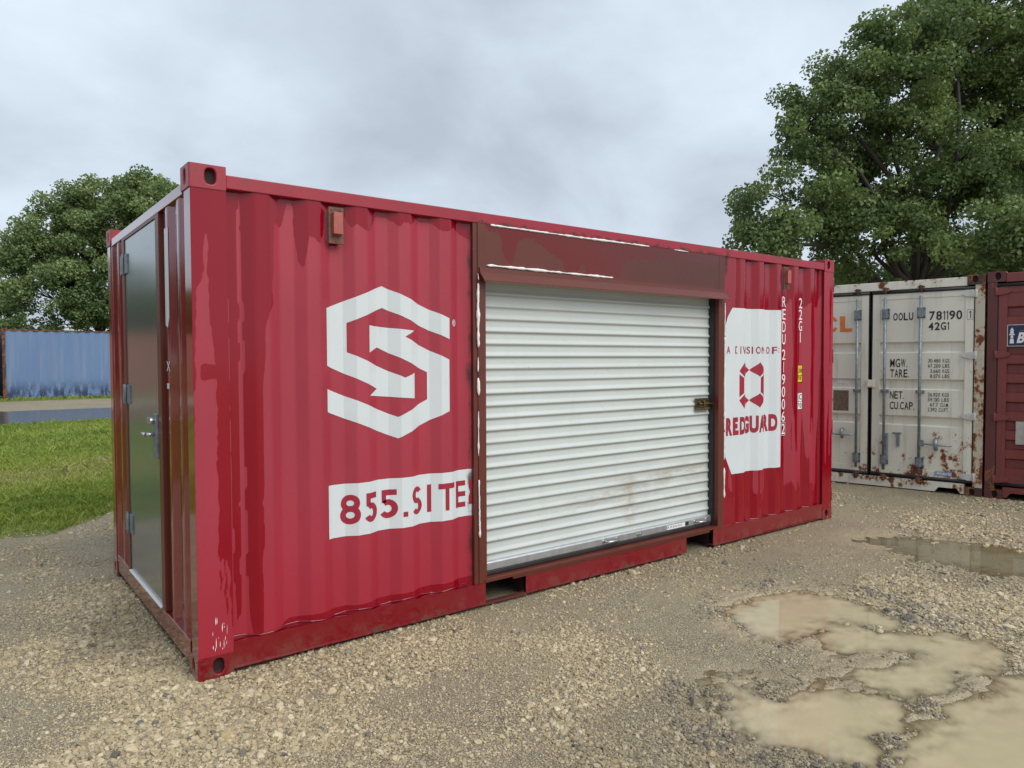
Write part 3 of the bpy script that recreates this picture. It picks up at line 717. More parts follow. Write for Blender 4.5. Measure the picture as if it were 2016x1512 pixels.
decal('code_sticker_print', M['black_letter'], ws, join(frame_rect(5.440, 1.125, 5.566, 1.288, .004), rect(5.444, 1.200, 5.562, 1.204), rect(5.504, 1.204, 5.508, 1.284), rect(5.485, 1.22, 5.492, 1.27), letters('C', 5.516, 1.22, 5.555, 1.272, .01), letters('70', 5.484, 1.14, 5.552, 1.188, .01, .25)), fnR, bkR, .0035)
# scraped paint marks at the foot of the near post
sc_ = []
rr = random.Random(5)
for k in range(17):
    x = .075+rr.random()*.075; z = .135+rr.random()**1.5*.15; h = .01+rr.random()*.05; wd = .0008+rr.random()*.0022
    if z+h < .32: sc_.append(ngon([(x, z), (x+wd, z+h*.3), (x+wd*.7, z+h), (x-wd*.3, z+h*.6)]))
decal('paint_scrape', M['white_letter'], pc, join(*sc_), lambda x: .0045, (), .0012)

# ---- end wall with the side door
bkE, fnE = corr_breaks(.120, .785, .243, .256, .092, .062, .012, .054)
bkE2, fnE2 = corr_breaks(1.765, 2.318, 1.985, .256, .115, .045, .012, .054)
M['red_end'] = M['red_gloss']
wall('end_wall', M['red_end'], red, bkE, fnE, .160, 2.462, MPX, .1, .5)
wall('end_wall', M['red_end'], red, bkE2, fnE2, .160, 2.462, MPX, .1, .5)
for y0, y1 in ((.706, .792), (1.760, 1.842)):
    b = MB(); b.box(.004, .060, y0, y1, .166, 2.459); o = b.build('door_frame', M['primer'], red, .003)
MB().box(.004, .060, .7925, 1.7595, 2.440, 2.459).build('door_frame', M['primer'], red)
MB().box(-.006, .062, .7925, 1.7595, .166, .176).build('threshold', M['white_letter'], red, .002)
dr = MB().box(.010, .052, .7945, 1.7575, .178, 2.438).build('side_door', M['door_grey'], red, .003)
for z in (2.275, 1.39, .500):
    b = MB(); b.box(.001, .0098, 1.655, 1.752, z-.065, z+.065); b.box(-.004, .0036, 1.764, 1.862, z-.065, z+.065)
    b.tube([(-.006, 1.758, z-.068), (-.006, 1.758, z+.068)], .0085, 10); b.build('hinge', M['galv'], dr, .001)
b = MB(); b.box(-.006, .0098, .815, .905, 1.045, 1.305); lk = b.build('lock_plate', M['galv'], dr, .002)
b = MB(); b.tube([(-.006, .862, 1.185), (-.050, .862, 1.185)], .011, 12); b.tube([(-.052, .855, 1.185), (-.056, .90, 1.186), (-.052, .985, 1.184), (-.044, 1.0, 1.182)], [.011, .011, .0095, .008], 12)
b.build('lever_handle', M['steel'], lk)
b = MB(); b.tube([(-.006, .862, 1.265), (-.030, .862, 1.265)], .020, 16); b.box(-.044, -.030, .857, .867, 1.245, 1.285); b.build('thumb_turn', M['steel'], lk, .001)
# leftovers of white markings on the end wall
decal('emblem_remnant', M['white_mark'], red, join(ngon([(.500,2.345),(.588,2.350),(.592,1.815),(.540,1.80),(.500,1.86)]), ngon([(.650,2.30),(.700,2.335),(.700,2.17),(.675,2.15)]), ngon([(.60,1.80),(.700,1.86),(.700,1.70),(.64,1.70)])), fnE, bkE, .002, MPX)
for q in (fit(text_poly('X', .02), .500, 1.560, .590, 1.615), rect(.655, 1.562, .70, 1.615), rect(.53, 1.462, .585, 1.492)): decal('lettering_remnant', M['white_mark'], red, q, fnE, bkE, .0022, MPX)

# ================================================================ CREAM AND MAROON CONTAINERS (door ends, local frame: face at y=0 looking -y, origin at the shared corner)
RZ = math.atan2(-.97825, .20743)
ORG = (8.4427, -.5068, -.012)
def door_container(root, x0, x1, Lk, H, P_, PR, hingeP, gask, cast, xoff_recess):
    """x0 left, x1 right of the door end"""
    for cx, sx in ((x0, 1), (x1, -1)):
        MB().box(min(cx+sx*.004, cx+sx*.10), max(cx+sx*.004, cx+sx*.10), .004, .14, .1165, H-.1165).build('corner_post', PR, root, .006)
        MB().box(min(cx+sx*.006, cx+sx*.13), max(cx+sx*.006, cx+sx*.13), Lk-.14, Lk-.006, .1165, H-.1165).build('corner_post', P_, root)
        for cy, sy in ((0, 1), (Lk, -1)):
            for z0 in (0, H-.118): casting('corner_casting', root, cx, cy, z0, sx, sy, cast)
        MB().box(min(cx+sx*.004, cx+sx*.06), max(cx+sx*.004, cx+sx*.06), .163, Lk-.163, H-.09, H-.03).build('top_rail', PR, root)
        MB().box(min(cx+sx*.006, cx+sx*.05), max(cx+sx*.006, cx+sx*.05), .163, Lk-.163, .03, .165).build('bottom_rail', PR, root)
        yo, yi = (cx+sx*.010, cx+sx*.046)
        bk, fn = corr_breaks(.141, Lk-.141, .3, .2825, .072, .068, yo, yi)
        wall('side_wall', P_, root, bk, fn, .165, H-.09, MPX, 1, 3)
    MB().box(x0+.179, x1-.179, .010, .12, H-.125, H-.022).build('header', P_, root, .005)
    MB().box(x0+.05, x1-.05, .06, Lk-.06, H-.055, H-.040).build('roof', P_, root)
    MB().box(x0+.05, x1-.05, .165, Lk-.06, .157, .185).build('floor', M['cavity_shade'], root)
    MB().box(x0+.13, x1-.13, Lk-.06, Lk-.02, .05, H-.09).build('end_wall', P_, root)
    # sill with two forklift recesses
    b = MB(); b.prism_y([(x0+.179, .03), (x0+.215, .03), (x0+.255, .085), (x0+.445, .085), (x0+.485, .03), (x1-.485, .03), (x1-.445, .085), (x1-.255, .085), (x1-.215, .03), (x1-.179, .03), (x1-.179, .150), (x0+.179, .150)], .010, .12)
    b.build('sill', P_, root)

def leaf(root, x0, x1, z0, z1, mat, gk, bands, depth=.032):
    """one door leaf: frame members, pressed bands, gasket"""
    prof = [(z0+.075, .0)]
    for (a, b_) in bands:
        if abs(prof[-1][0]-b_) > .02: prof += [(a, 0), (a+.016, depth), (b_-.020, depth), (b_, 0)]
    prof += [(z1-.075, 0)]
    b = MB(); zs = [p[0] for p in prof]
    poly = [(.022+d, z) for z, d in prof]+[(.075, z1-.075), (.075, z0+.075)]
    b.prism_x(poly, x0+.085, x1-.085)
    d = b.build('door', mat, root)
    b = MB(); b.box(x0, x0+.0845, .012, .074, z0, z1); b.box(x1-.0845, x1, .012, .074, z0, z1)
    b.box(x0+.085, x1-.085, .016, .074, z1-.0745, z1); b.box(x0+.085, x1-.085, .016, .074, z0, z0+.0745)
    b.build('door_frame', mat, d, .003)
    b = MB(); b.box(x0-.014, x0-.001, .016, .060, z0-.02, z1+.02); b.box(x1+.001, x1+.014, .016, .060, z0-.02, z1+.02)
    b.tube([(x0-.01, .020, z1+.014), (x1+.01, .020, z1+.014)], .022, 10); b.tube([(x0-.01, .020, z0-.014), (x1+.01, .020, z0-.014)], .020, 10)
    b.build('gasket', gk, d)
    return d
def lock_bar(d, x, z0, z1, mat, rust, handle=None):
    b = MB(); b.tube([(x, -.022, z0+.05), (x, -.022, z1-.05)], .0168, 12); bar = b.build('locking_bar', mat, d)
    for zc, hh, ww in ((z1-.25, .066, .046), (z0+.17, .060, .048)):
        b = MB(); b.hull8([(x-ww, .0115, zc-hh), (x+ww, .0115, zc-hh), (x+ww, .020, zc-hh), (x-ww, .020, zc-hh), (x-ww, .0115, zc+hh), (x+ww, .0115, zc+hh), (x+ww, .02, zc+hh), (x-ww, .02, zc+hh)])
        b.box(x-.026, x+.026, -.046, .011, zc-hh+.008, zc+hh-.008)
        g = b.build('bar_guide', mat, bar, .008)
        for sx in (-1, 1):
            for sz in (-1, 1):
                b = MB(); b.tube([(x+sx*(ww-.011), .0115, zc+sz*(hh-.014)), (x+sx*(ww-.011), .006, zc+sz*(hh-.014))], .007, 8); b.build('bolt', M['black'], bar)
    zc = (z0+z1)/2-.09
    b = MB(); b.box(x-.048, x+.048, -.004, .0115, zc-.020, zc+.020); b.box(x-.024, x+.024, -.045, -.0045, zc-.017, zc+.017); b.build('bar_bracket', mat, bar, .005)
    for zc, s in ((z1+.045, 1), (z0-.045, -1)):
        b = MB(); b.box(x-.016, x+.016, -.034, -.006, zc-.045, zc+.02); b.box(x-.036, x+.036, -.034, .009, zc-.022, zc-.006); b.box(x-.036, x+.036, -.034, .009, zc+.010, zc+.024)
        b.tube([(x, -.024, zc-.03), (x, -.024, zc+.032)], .018, 10); b.build('bar_cam', rust, bar, .003)
def strap_hinge(d, xo, s, z, mat):
    """xo = outer door edge, s = -1 when the post is on the right; strap tapers over the leaf"""
    b = MB(); h = .040
    b.prism_y([(xo-s*.02, z-h), (xo+s*.035, z-h), (xo+s*.10, z-h*.55), (xo+s*.118, z-h*.2), (xo+s*.118, z+h*.2), (xo+s*.10, z+h*.55), (xo+s*.035, z+h), (xo-s*.02, z+h)], -.008, .0115)
    b.tube([(xo-s*.022, .000, z-h-.006), (xo-s*.022, .000, z+h+.006)], .015, 10)
    b.build('strap_hinge', mat, d, .003)

cream = tag(empty('shipping_container', ORG, RZ), 'rusty cream white shipping container, closed doors with four locking bars, behind the red one', 'shipping container')
W4 = 2.438
door_container(cream, -W4, 0, 12.19, 2.591, M['cream'], M['cream_rust'], None, M['black'], M['rust'], 0)
bands = [(.803, .925), (1.242, 1.372), (1.690, 1.826)]
dR = leaf(cream, -1.190, -.112, .195, 2.425, M['cream'], M['black'], bands)
dL = leaf(cream, -W4+.112, -1.238, .195, 2.425, M['cream'], M['black'], bands)
for x in (-1.042, -.652): lock_bar(dR, x, .195, 2.425, M['galv'], M['rust'])
for x in (-1.362, -1.786): lock_bar(dL, x, .195, 2.425, M['galv'], M['rust'])
M['hinge_grey'] = simple('hinge_grey', (.52, .52, .49), .45, var=.15)
for z in (.235, .944, 1.657, 2.372):
    strap_hinge(dR, -.112, -1, z, M['hinge_grey']); strap_hinge(dL, -W4+.112, 1, z, M['hinge_grey'])
# bar handles with their keepers
b = MB(); b.tube([(-.640, -.030, .598), (-.60, -.034, .598), (-.45, -.032, .588), (-.306, -.032, .588)], .010, 8); b.box(-.648, -.600, -.048, -.014, .565, .64)
b.build('bar_handle', M['galv'], dR)
b = MB(); b.tube([(-.475, .020, .655), (-.475, -.02, .645), (-.475, -.044, .60), (-.475, -.044, .575), (-.475, -.02, .545), (-.475, .02, .535)], .022, 10); b.build('handle_keeper', M['galv'], dR)
b = MB(); b.box(-.90, -.868, -.006, .0215, .54, .70); b.box(-.95, -.85, -.004, .0215, .700, .712); b.build('handle_keeper', M['galv'], dR, .003)
b = MB(); b.box(-1.030, -.995, -.040, .0115, .36, .70); b.build('bar_handle', M['galv'], dR, .006)
b = MB(); b.tube([(-1.375, -.030, .66), (-1.50, -.034, .65), (-1.72, -.032, .655)], .010, 8); b.build('bar_handle', M['galv'], dL)
b = MB(); b.tube([(-1.535, .020, .72), (-1.535, -.03, .71), (-1.535, -.044, .66), (-1.535, .0, .61)], .020, 10); b.build('handle_keeper', M['galv'], dL)
b = MB(); b.box(-1.250, -1.150, -.014, .010, 1.262, 1.358); b.box(-1.235, -1.165, -.020, -.0142, 1.275, 1.345); b.build('padlock_plate', M['cream'], dR, .003)
L_ = lambda s, u0, z1, u1, z0, bold=.0, gap=.2, **k: letters(s, -u0, z0, -u1, z1, bold, gap, **k)
dk = lambda name, VF, par=dR, mat='black_letter', off=-.0190: decal(name, M[mat], par, VF, None, (), off)
dk('owner_code', L_('OOLU', .958, 2.183, .739, 2.090, .022))
dk('owner_code', L_('781190', .566, 2.186, .228, 2.080, .022))
dk('check_digit', L_('1', .158, 2.172, .138, 2.088, .02), off=-.0105)
dk('check_digit_box', frame_rect(-.179, 2.073, -.1175, 2.189, .003), off=-.0105)
dk('type_code', L_('42G1', .575, 2.053, .361, 1.960, .022))
for q in (L_('MGW.', .987, 1.619, .795, 1.517, .010), L_('TARE.', .985, 1.490, .777, 1.392, .010), L_('NET.', .985, 1.220, .829, 1.128, .010), L_('CU.CAP.', .984, 1.091, .714, .997, .010, gap=.16)): dk('weight_lettering', q)
rows = [('30.480 KGS', .572, 1.617), ('67.200 LBS', .572, 1.556), ('3.660 KGS', .549, 1.493), ('8.070 LBS', .549, 1.433), ('26.820 KGS', .571, 1.211), ('59.130 LBS', .571, 1.151), ('67.7 CU.M.', .544, 1.090), ('2.392 CU.FT.', .570, 1.031)]
for s, a, z in rows: dk('weight_figures', L_(s, a, z, .350, z-.044, .006, .24))
# cut carrier initials in orange
parts = []
for a, b_, ch in ((-1.775, -1.602, 'C'), (-1.96, -1.79, 'O'), (-2.14, -1.97, 'O')):
    V_, F_ = ring_poly((a+b_)/2, 2.067, (b_-a)/2, .102, .036, 24)
    if ch == 'C': F_ = [q for k, q in enumerate(F_) if not (k < 2 or k > 21)]
    parts.append((V_, F_))
parts.append(ngon([(-1.582, 1.966), (-1.434, 1.966), (-1.434, 2.012), (-1.520, 2.012), (-1.520, 2.169), (-1.582, 2.169)]))
dk('carrier_lettering', join(*parts), dL, 'orange')
M['sticker_blue'] = simple('faded_blue_sticker', (.18, .28, .45), .5, var=.3)
st = dk('small_sticker', rect(-.484, .222, -.306, .272), dR, 'sticker_blue', -.0140)
decal('sticker_lettering', M['white_letter'], st, L_('MoBIS', .462, .262, .320, .234, .02), None, (), -.0125)
M['mud_brown'] = simple('brown_sticker', (.16, .11, .08), .7, var=.3, scale=40)
dk('residue_patch', rect(-1.654, .955, -1.467, 1.217), dL, 'mud_brown')
dk('residue_patch', rect(-1.610, 1.31, -1.47, 1.352), dL, 'white_letter', -.0500)

maroon = tag(empty('shipping_container', (ORG[0]+.015*.20743, ORG[1]-.015*.97825, -.006), RZ), 'dark maroon shipping container at the right edge, beside the cream one', 'shipping container')
door_container(maroon, 0.0, W4, 12.19, 2.60, M['maroon'], M['maroon_dark'], None, M['black'], M['maroon_dark'], 0)
bands = [(.36+.215*k, .36+.215*k+.12) for k in range(9)]
mL = leaf(maroon, .112, 1.190, .195, 2.43, M['maroon'], M['black'], bands, .036)
mR = leaf(maroon, 1.238, W4-.112, .195, 2.43, M['maroon'], M['black'], bands, .036)
for x in (.50, 1.02): lock_bar(mL, x, .195, 2.43, M['maroon'], M['maroon_dark'])
for x in (1.42, 1.93): lock_bar(mR, x, .195, 2.43, M['maroon'], M['maroon_dark'])
for z in (.235, .944, 1.657, 2.372):
    strap_hinge(mL, .112, 1, z, M['maroon']); strap_hinge(mR, W4-.112, -1, z, M['maroon'])
b = MB(); b.box(.198, .70, .0100, .0216, 1.750, 1.992); sg = b.build('name_sign', M['white_letter'], mL)
M['navy'] = simple('sign_navy', (.012, .025, .075), .4, var=.2)
decal('sign_ground', M['navy'], sg, rect(.203, 1.755, .695, 1.987), None, (), -.0092)
lh = join(ngon([(.222,1.782),(.262,1.782),(.257,1.835),(.227,1.835)]), ngon([(.229,1.842),(.255,1.842),(.253,1.872),(.231,1.872)]), ngon([(.216,1.875),(.268,1.875),(.268,1.888),(.216,1.888)]), ngon([(.224,1.891),(.260,1.891),(.257,1.922),(.227,1.922)]), ngon([(.222,1.925),(.262,1.925),(.252,1.943),(.244,1.958),(.240,1.958),(.232,1.943)]))
decal('sign_lighthouse', M['white_letter'], sg, lh, None, (), -.0080)
v_ = letters('BE', .285, 1.785, .425, 1.905, .04, .12); V_ = [(x+(z-1.785)*.22, z) for x, z in v_[0]]
decal('sign_lettering', M['white_letter'], sg, (V_, v_[1]), None, (), -.0080)
decal('sign_beam', simple('sign_beam', (.30, .32, .18), .5), sg, ngon([(.30,1.925),(.69,1.955),(.69,1.915)]), None, (), -.0082)
M['pale_grey'] = simple('pale_grey_patch', (.42, .40, .37), .6, var=.15)
MB().box(.292, .50, .0145, .0216, .645, .905).build('blank_plate', M['pale_grey'], mL, .002)

# ================================================================ FAR CONTAINERS along the back road
def far_container(x0, y0, length, H, rot, mat, post_mat, label, pitch=.30, W=2.438, group=None):
    root = tag(empty('shipping_container', (x0, y0, .03), rot), label, 'shipping container', group)
    bk, fn = corr_breaks(.13, length-.13, .18, pitch, pitch*.26, pitch*.24, .012, .050)
    wall('side_wall', mat, root, bk, fn, .13, H-.09, MPY, .3, .6)
    bk2, fn2 = corr_breaks(.13, length-.13, .18, pitch, pitch*.26, pitch*.24, W-.012, W-.050)
    wall('side_wall', mat, root, bk2, fn2, .13, H-.09, MPY, 1, 3)
    MB().box(.162, length-.162, .002, .062, H-.10, H-.035).build('top_rail', post_mat, root)
    MB().box(.162, length-.162, .004, .05, .0, .135).build('bottom_rail', mat, root)
    MB().box(.05, length-.05, .05, W-.05, H-.07, H-.050).build('roof', mat, root)
    for a in (0, 1):
        xx = a*(length-.13)
        MB().box(xx+.004, xx+.126, .004, .124, .1, H-.1).build('corner_post', post_mat, root)
        MB().box(xx+.03, xx+.10, .1244, W-.1, .1, H-.1).build('end_wall', mat, root)
        for z0 in (0, H-.118): casting('corner_casting', root, a*length, 0, z0, 1-2*a, 1, post_mat)
    return root
far_container(.66, 33.95, 12.19, 3.02, math.atan2(.35, 4.06), M['blue'], M['rust'], 'faded blue corrugated container standing across the flooded road, left', .40)
far_container(-11.68, 33.25, 12.19, 2.95, math.atan2(.2, 4.06), M['brick'], M['rust'], 'faded brown corrugated container at the left edge, next to the blue one', .40)

# ================================================================ GROUND
def grid_axis(segs):
    out = []
    for a, b_, st in segs:
        n = max(1, int(round((b_-a)/st))); out += list(a+(b_-a)*np.arange(n)/n)
    return np.array(out+[segs[-1][1]])
def growth(a, b_, s0, g=1.18):
    v = [a]; s = s0
    while abs(v[-1]-b_) > 1e-6 and (v[-1] < b_): v.append(min(b_, v[-1]+s)); s *= g
    return v
gx = np.concatenate([-np.array(growth(3.0, 900, .12, 1.16))[::-1], grid_axis([(-3.0, 1.2, .06), (1.2, 4.6, .014), (4.6, 6.6, .018), (6.8, 11, .10)])[1:], np.array(growth(11, 900, .15, 1.14))[1:]])
gy = np.concatenate([-np.array(growth(4.2, 600, .15, 1.3))[::-1], grid_axis([(-4.2, -3.3, .05), (-3.3, -.7, .013), (-.7, 6, .06), (6, 16, .2), (16, 30, .12)])[1:], np.array(growth(30, 900, .25, 1.16))[1:]])
P1 = [(5.30,-.62),(5.62,-.50),(5.90,-.72),(5.95,-.95),(6.1,-1.25),(6.22,-1.65),(6.2,-2.1),(5.95,-2.5),(5.5,-2.35),(5.30,-1.95),(5.12,-1.64),(5.2,-1.26),(5.32,-.95)]
P2 = [(3.1,-.97),(3.42,-.94),(3.68,-1.1),(3.8,-1.29),(3.78,-1.54),(3.72,-1.73),(3.55,-1.81),(3.44,-1.75),(3.40,-1.60),(3.30,-1.47),(3.16,-1.52),(2.9,-1.47),(2.79,-1.36),(2.84,-1.18)]
P3 = [(3.24,-1.53),(3.37,-1.62),(3.36,-1.76),(3.52,-1.88),(3.65,-2.05),(3.70,-2.25),(3.59,-2.34),(3.38,-2.40),(3.13,-2.30),(2.86,-2.32),(2.66,-2.22),(2.64,-2.07),(2.72,-1.95),(2.92,-2.0),(3.22,-2.02),(3.05,-1.90),(2.95,-1.76),(2.99,-1.60)]
P4 = [(2.08,-1.62),(2.2,-1.70),(2.12,-1.87),(2.29,-1.91),(2.42,-1.91),(2.52,-2.08),(2.54,-2.22),(2.44,-2.32),(2.29,-2.36),(2.13,-2.28),(2.07,-2.38),(1.96,-2.41),(1.88,-2.27),(1.80,-2.11),(1.80,-1.92),(1.90,-1.75)]
P5 = [(1.86,-2.46),(2.15,-2.44),(2.45,-2.44),(2.74,-2.41),(3.03,-2.46),(3.32,-2.47),(3.58,-2.50),(3.95,-2.62),(4.3,-3.2),(3.6,-3.9),(2.4,-4.0),(1.6,-3.3),(1.55,-2.75)]
PF = [(-14,17.6),(-5,18.2),(-.1,18.7),(2.5,19.7),(6,20.6),(12,21.5),(14,24.5),(9,26.3),(3.4,25.6),(.2,25.5),(-6,25.2),(-14,25.6)]
PUD = [P1, P2, P3, P4, P5]
LV = -.010
def grass_edge(x):
    xs_ = [-60, -12, -3, -.64, -.16, .25, .4, 1.2, 2.5, 5, 9, 14, 60]; ys_ = [9, 6.2, 4.6, 4.22, 4.30, 4.82, 5.2, 6.2, 7.8, 10.5, 14, 17, 30]
    return np.interp(x, xs_, ys_)
def puddle_sd(x, y):
    return np.max([sdpoly(x, y, p) for p in PUD], axis=0)
def height(x, y):
    base = .020*(fbm(x*.55, y*.55, 1, 3)-.5)+.010*(fbm(x*3.1, y*3.1, 2, 4)-.5)
    s = np.full(x.shape, -9.0); m = (x > 1.0) & (x < 7) & (y > -5) & (y < 0)
    s[m] = puddle_sd(x[m], y[m])
    wob = (fbm(x*4, y*4, 5, 4)-.5)*.26+(fbm(x*17+y*9, y*30, 6, 4)-.5)*.16
    a = sstep(-.20, .14, s+wob)
    near = sstep(-.5, -.1, s)
    rough = (fbm(x*15+y*6, y*21, 9, 5)-.5)*.036*near*(1-.75*sstep(.02, .22, s))
    ridge = .020*np.exp(-((s+.045)/.05)**2)*fbm(x*6, y*6, 12, 3)*near*(x < 4.6)
    lanes = .010*np.maximum(0, np.sin((x*.55+y*.85)*38))*sstep(.25, .02, s)*near*(y < -2.3)*sstep(.5, .6, fbm(x*4, y*4, 15, 2))
    h = base*(1-a*.6)+.002-.042*a+rough+ridge+lanes
    h = np.where(x > 4.9, np.where(s > -1, base*.5+.004-.024*sstep(-.25, .35, s+wob*1.6), h), h)
    f_ = np.full(x.shape, -9.0); m = (y > 14) & (y < 30) & (x > -20) & (x < 20)
    f_[m] = sdpoly(x[m], y[m], PF); h = h-.06*sstep(-.6, .8, f_+(fbm(x*.8, y*.8, 22, 3)-.5)*.8)
    # keep the soil off the container's underside
    under = (x > -.15) & (x < 6.2) & (y > -.15) & (y < 2.6)
    h = np.where(under, np.minimum(h, .004), h)
    g = sstep(0, .6, y-grass_edge(x))*sstep(26, 8, y)
    return h+.03*g
def damp_at(x, y): return .6*sstep(.46, .70, fbm(x*.75+3, y*.95, 201, 5))+.0*x
X, Yg = np.meshgrid(gx, gy); xf, yf = X.ravel(), Yg.ravel(); hz = height(xf, yf)
sf = np.full(xf.shape, -9.0); m = (xf > 1.0) & (xf < 7) & (yf > -5) & (yf < 0); sf[m] = puddle_sd(xf[m], yf[m])
grassm = ((yf-grass_edge(xf)) > 0) & (yf < 17.8+.25*xf)
ga = np.clip((yf-grass_edge(xf))/.6, -1, 1)
ga = np.minimum(ga, np.clip((18.3+.32*xf-yf)/.8, -1, 1)); ga = np.where(yf > 30.4, np.clip((yf-31.6-.08*xf)/.8, -1, 1), ga)
nx = len(gx); i = np.arange(len(gy)-1)[:, None]*nx+np.arange(nx-1)[None, :]
F = np.stack([i, i+1, i+nx+1, i+nx], -1).reshape(-1, 4)
def gravel_ground():
    t = MT('gravel_ground')
    ga_ = t.math('ADD', t.attr('grass'), t.math('MULTIPLY', t.math('SUBTRACT', t.noise(1.6, 6, .7), .5), 1.6))
    gm = t.ss(-.1, .15, ga_)
    wet = t.ss(-.30, .02, t.math('ADD', t.attr('shore'), t.math('MULTIPLY', t.math('SUBTRACT', t.noise(5, 4), .5), .25)))
    big = t.noise(.9, 5, .6)
    sand = t.mix(t.noise(150, 3), (.31, .25, .15), (.48, .40, .255))
    st1 = t.ramp(t.vor(62, 'F1', 'Color'), [(0, (.23, .185, .12)), (.35, (.42, .35, .22)), (.65, (.53, .455, .305)), (.85, (.28, .24, .19)), (1, (.54, .48, .37))])
    st2 = t.ramp(t.vor(115, 'F1', 'Color', (3, 2, 1)), [(0, (.23, .185, .12)), (.4, (.46, .38, .24)), (.8, (.55, .47, .32)), (1, (.30, .26, .20))])
    e1 = t.ss(0.0, .16, t.vor(62, 'DISTANCE_TO_EDGE')); e2 = t.ss(0, .16, t.vor(115, 'DISTANCE_TO_EDGE', 'Distance', (3, 2, 1)))
    c1 = t.mix(e1, (.11, .09, .06), st1); c2 = t.mix(e2, (.12, .095, .065), st2)
    c = t.mix(t.ss(.40, .62, t.noise(2.2, 5, .65)), c2, c1)
    c = t.mix(t.ss(.42, .70, big), c, t.mix(.55, c, sand))
    mud = t.mix(t.noise(9, 6, .65), (.33, .265, .165), (.49, .405, .265))
    c = t.mix(t.math('MULTIPLY', wet, .80), c, mud)
    grs = t.mix(t.noise(1.3, 5, .7, (1, 1, 1), (4, 4, 0)), (.085, .15, .016), (.19, .20, .04))
    dm = t.attr('damp'); c = t.mix(t.math('MULTIPLY', dm, .50), c, t.mix(.5, c, (.10, .08, .052)))
    c = t.mix(gm, c, grs)
    ro = t.mixf(wet, .62, .22); t.set(c, t.mixf(gm, ro, .9))
    h = t.math('ADD', t.math('MULTIPLY', e1, .8), t.math('MULTIPLY', e2, .4))
    t.bump(t.math('MULTIPLY', t.math('ADD', h, t.math('MULTIPLY', t.noise(70, 3), .6)), t.mixf(wet, 1.0, .3)), .75, .008)
    return t.m
gr = link('gravel_ground', np_mesh('ground', np.stack([xf, yf, hz], -1), F, {'grass': ('POINT', ga), 'shore': ('POINT', np.clip(sf, -1, 1)), 'damp': ('POINT', damp_at(xf, yf))}, smooth=True), gravel_ground())
tag(gr, kind='structure')

# standing water: sheets at one level, murky with depth
def water_mat(name, col, k, gr_=.015):
    t = MT(name); nt_ = t.t
    t.set(t.mix(t.noise(2.5, 4, .6, (1, 1, 1)), tuple(v*.9 for v in col), col), .5)
    t.p.inputs['Specular IOR Level'].default_value = 0
    op = t.math('SUBTRACT', 1.0, t.math('POWER', 2.718, t.math('MULTIPLY', t.attr('depth'), -1.0/k)), True)
    tr = N(nt_, 'ShaderNodeBsdfTransparent'); tr.inputs[0].default_value = (.80, .76, .66, 1)
    mx = N(nt_, 'ShaderNodeMixShader'); t.L(op, mx.inputs[0]); t.L(tr.outputs[0], mx.inputs[1]); t.L(t.p.outputs[0], mx.inputs[2])
    gl = N(nt_, 'ShaderNodeBsdfGlossy'); gl.inputs['Roughness'].default_value = gr_
    bp = N(nt_, 'ShaderNodeBump'); bp.inputs['Strength'].default_value = .02; bp.inputs['Distance'].default_value = .01
    t.L(t.noise(7, 2), bp.inputs['Height']); t.L(bp.outputs[0], gl.inputs['Normal'])
    fr = N(nt_, 'ShaderNodeFresnel'); fr.inputs[0].default_value = 1.33
    m2 = N(nt_, 'ShaderNodeMixShader'); t.L(fr.outputs[0], m2.inputs[0]); t.L(mx.outputs[0], m2.inputs[1]); t.L(gl.outputs[0], m2.inputs[2])
    t.L(m2.outputs[0], t.out.inputs[0]); return t.m
M['mudwater'] = water_mat('muddy_water', (.64, .545, .35), .024)
M['clearwater'] = water_mat('clearer_water', (.50, .46, .29), .035)
M['roadwater'] = water_mat('road_water', (.17, .16, .14), .02, .14)
def water(name, poly, level, mat, step, label, pad=.35):
    p = np.array(poly); ax = np.arange(p[:, 0].min()-pad, p[:, 0].max()+pad, step); ay = np.arange(p[:, 1].min()-pad, p[:, 1].max()+pad, step)
    X, Y = np.meshgrid(ax, ay); x, y = X.ravel(), Y.ravel(); d = level-height(x, y); n = len(ax)
    allsd = np.array([sdpoly(x, y, q) for q in (PUD if poly is not PF else [PF])]); mine = sdpoly(x, y, poly)
    keep = (mine >= allsd.max(0)-1e-9) & (d > -.004) & (mine > -pad)
    i = np.arange(len(ay)-1)[:, None]*n+np.arange(n-1)[None, :]; F = np.stack([i, i+1, i+n+1, i+n], -1).reshape(-1, 4)
    F = F[keep[F].any(1) & (mine[F].max(1) >= allsd[:, F].max(2).max(0)-step*1.0)]
    used, inv = np.unique(F, return_inverse=True); F = inv.reshape(F.shape)
    o = link(name, np_mesh(name, np.stack([x[used], y[used], np.full(len(used), level)], -1), F, {'depth': ('POINT', np.clip(d[used], 0, 1))}, smooth=True), mat)
    return tag(o, kind='structure')
LV = -.012
for k, p in enumerate(PUD): water('puddle', p, LV+.0002*k if k else -.0075, M['mudwater'] if k else M['clearwater'], .022, None)
water('puddle', PF, -.028, M['roadwater'], .25, None, 1.2)

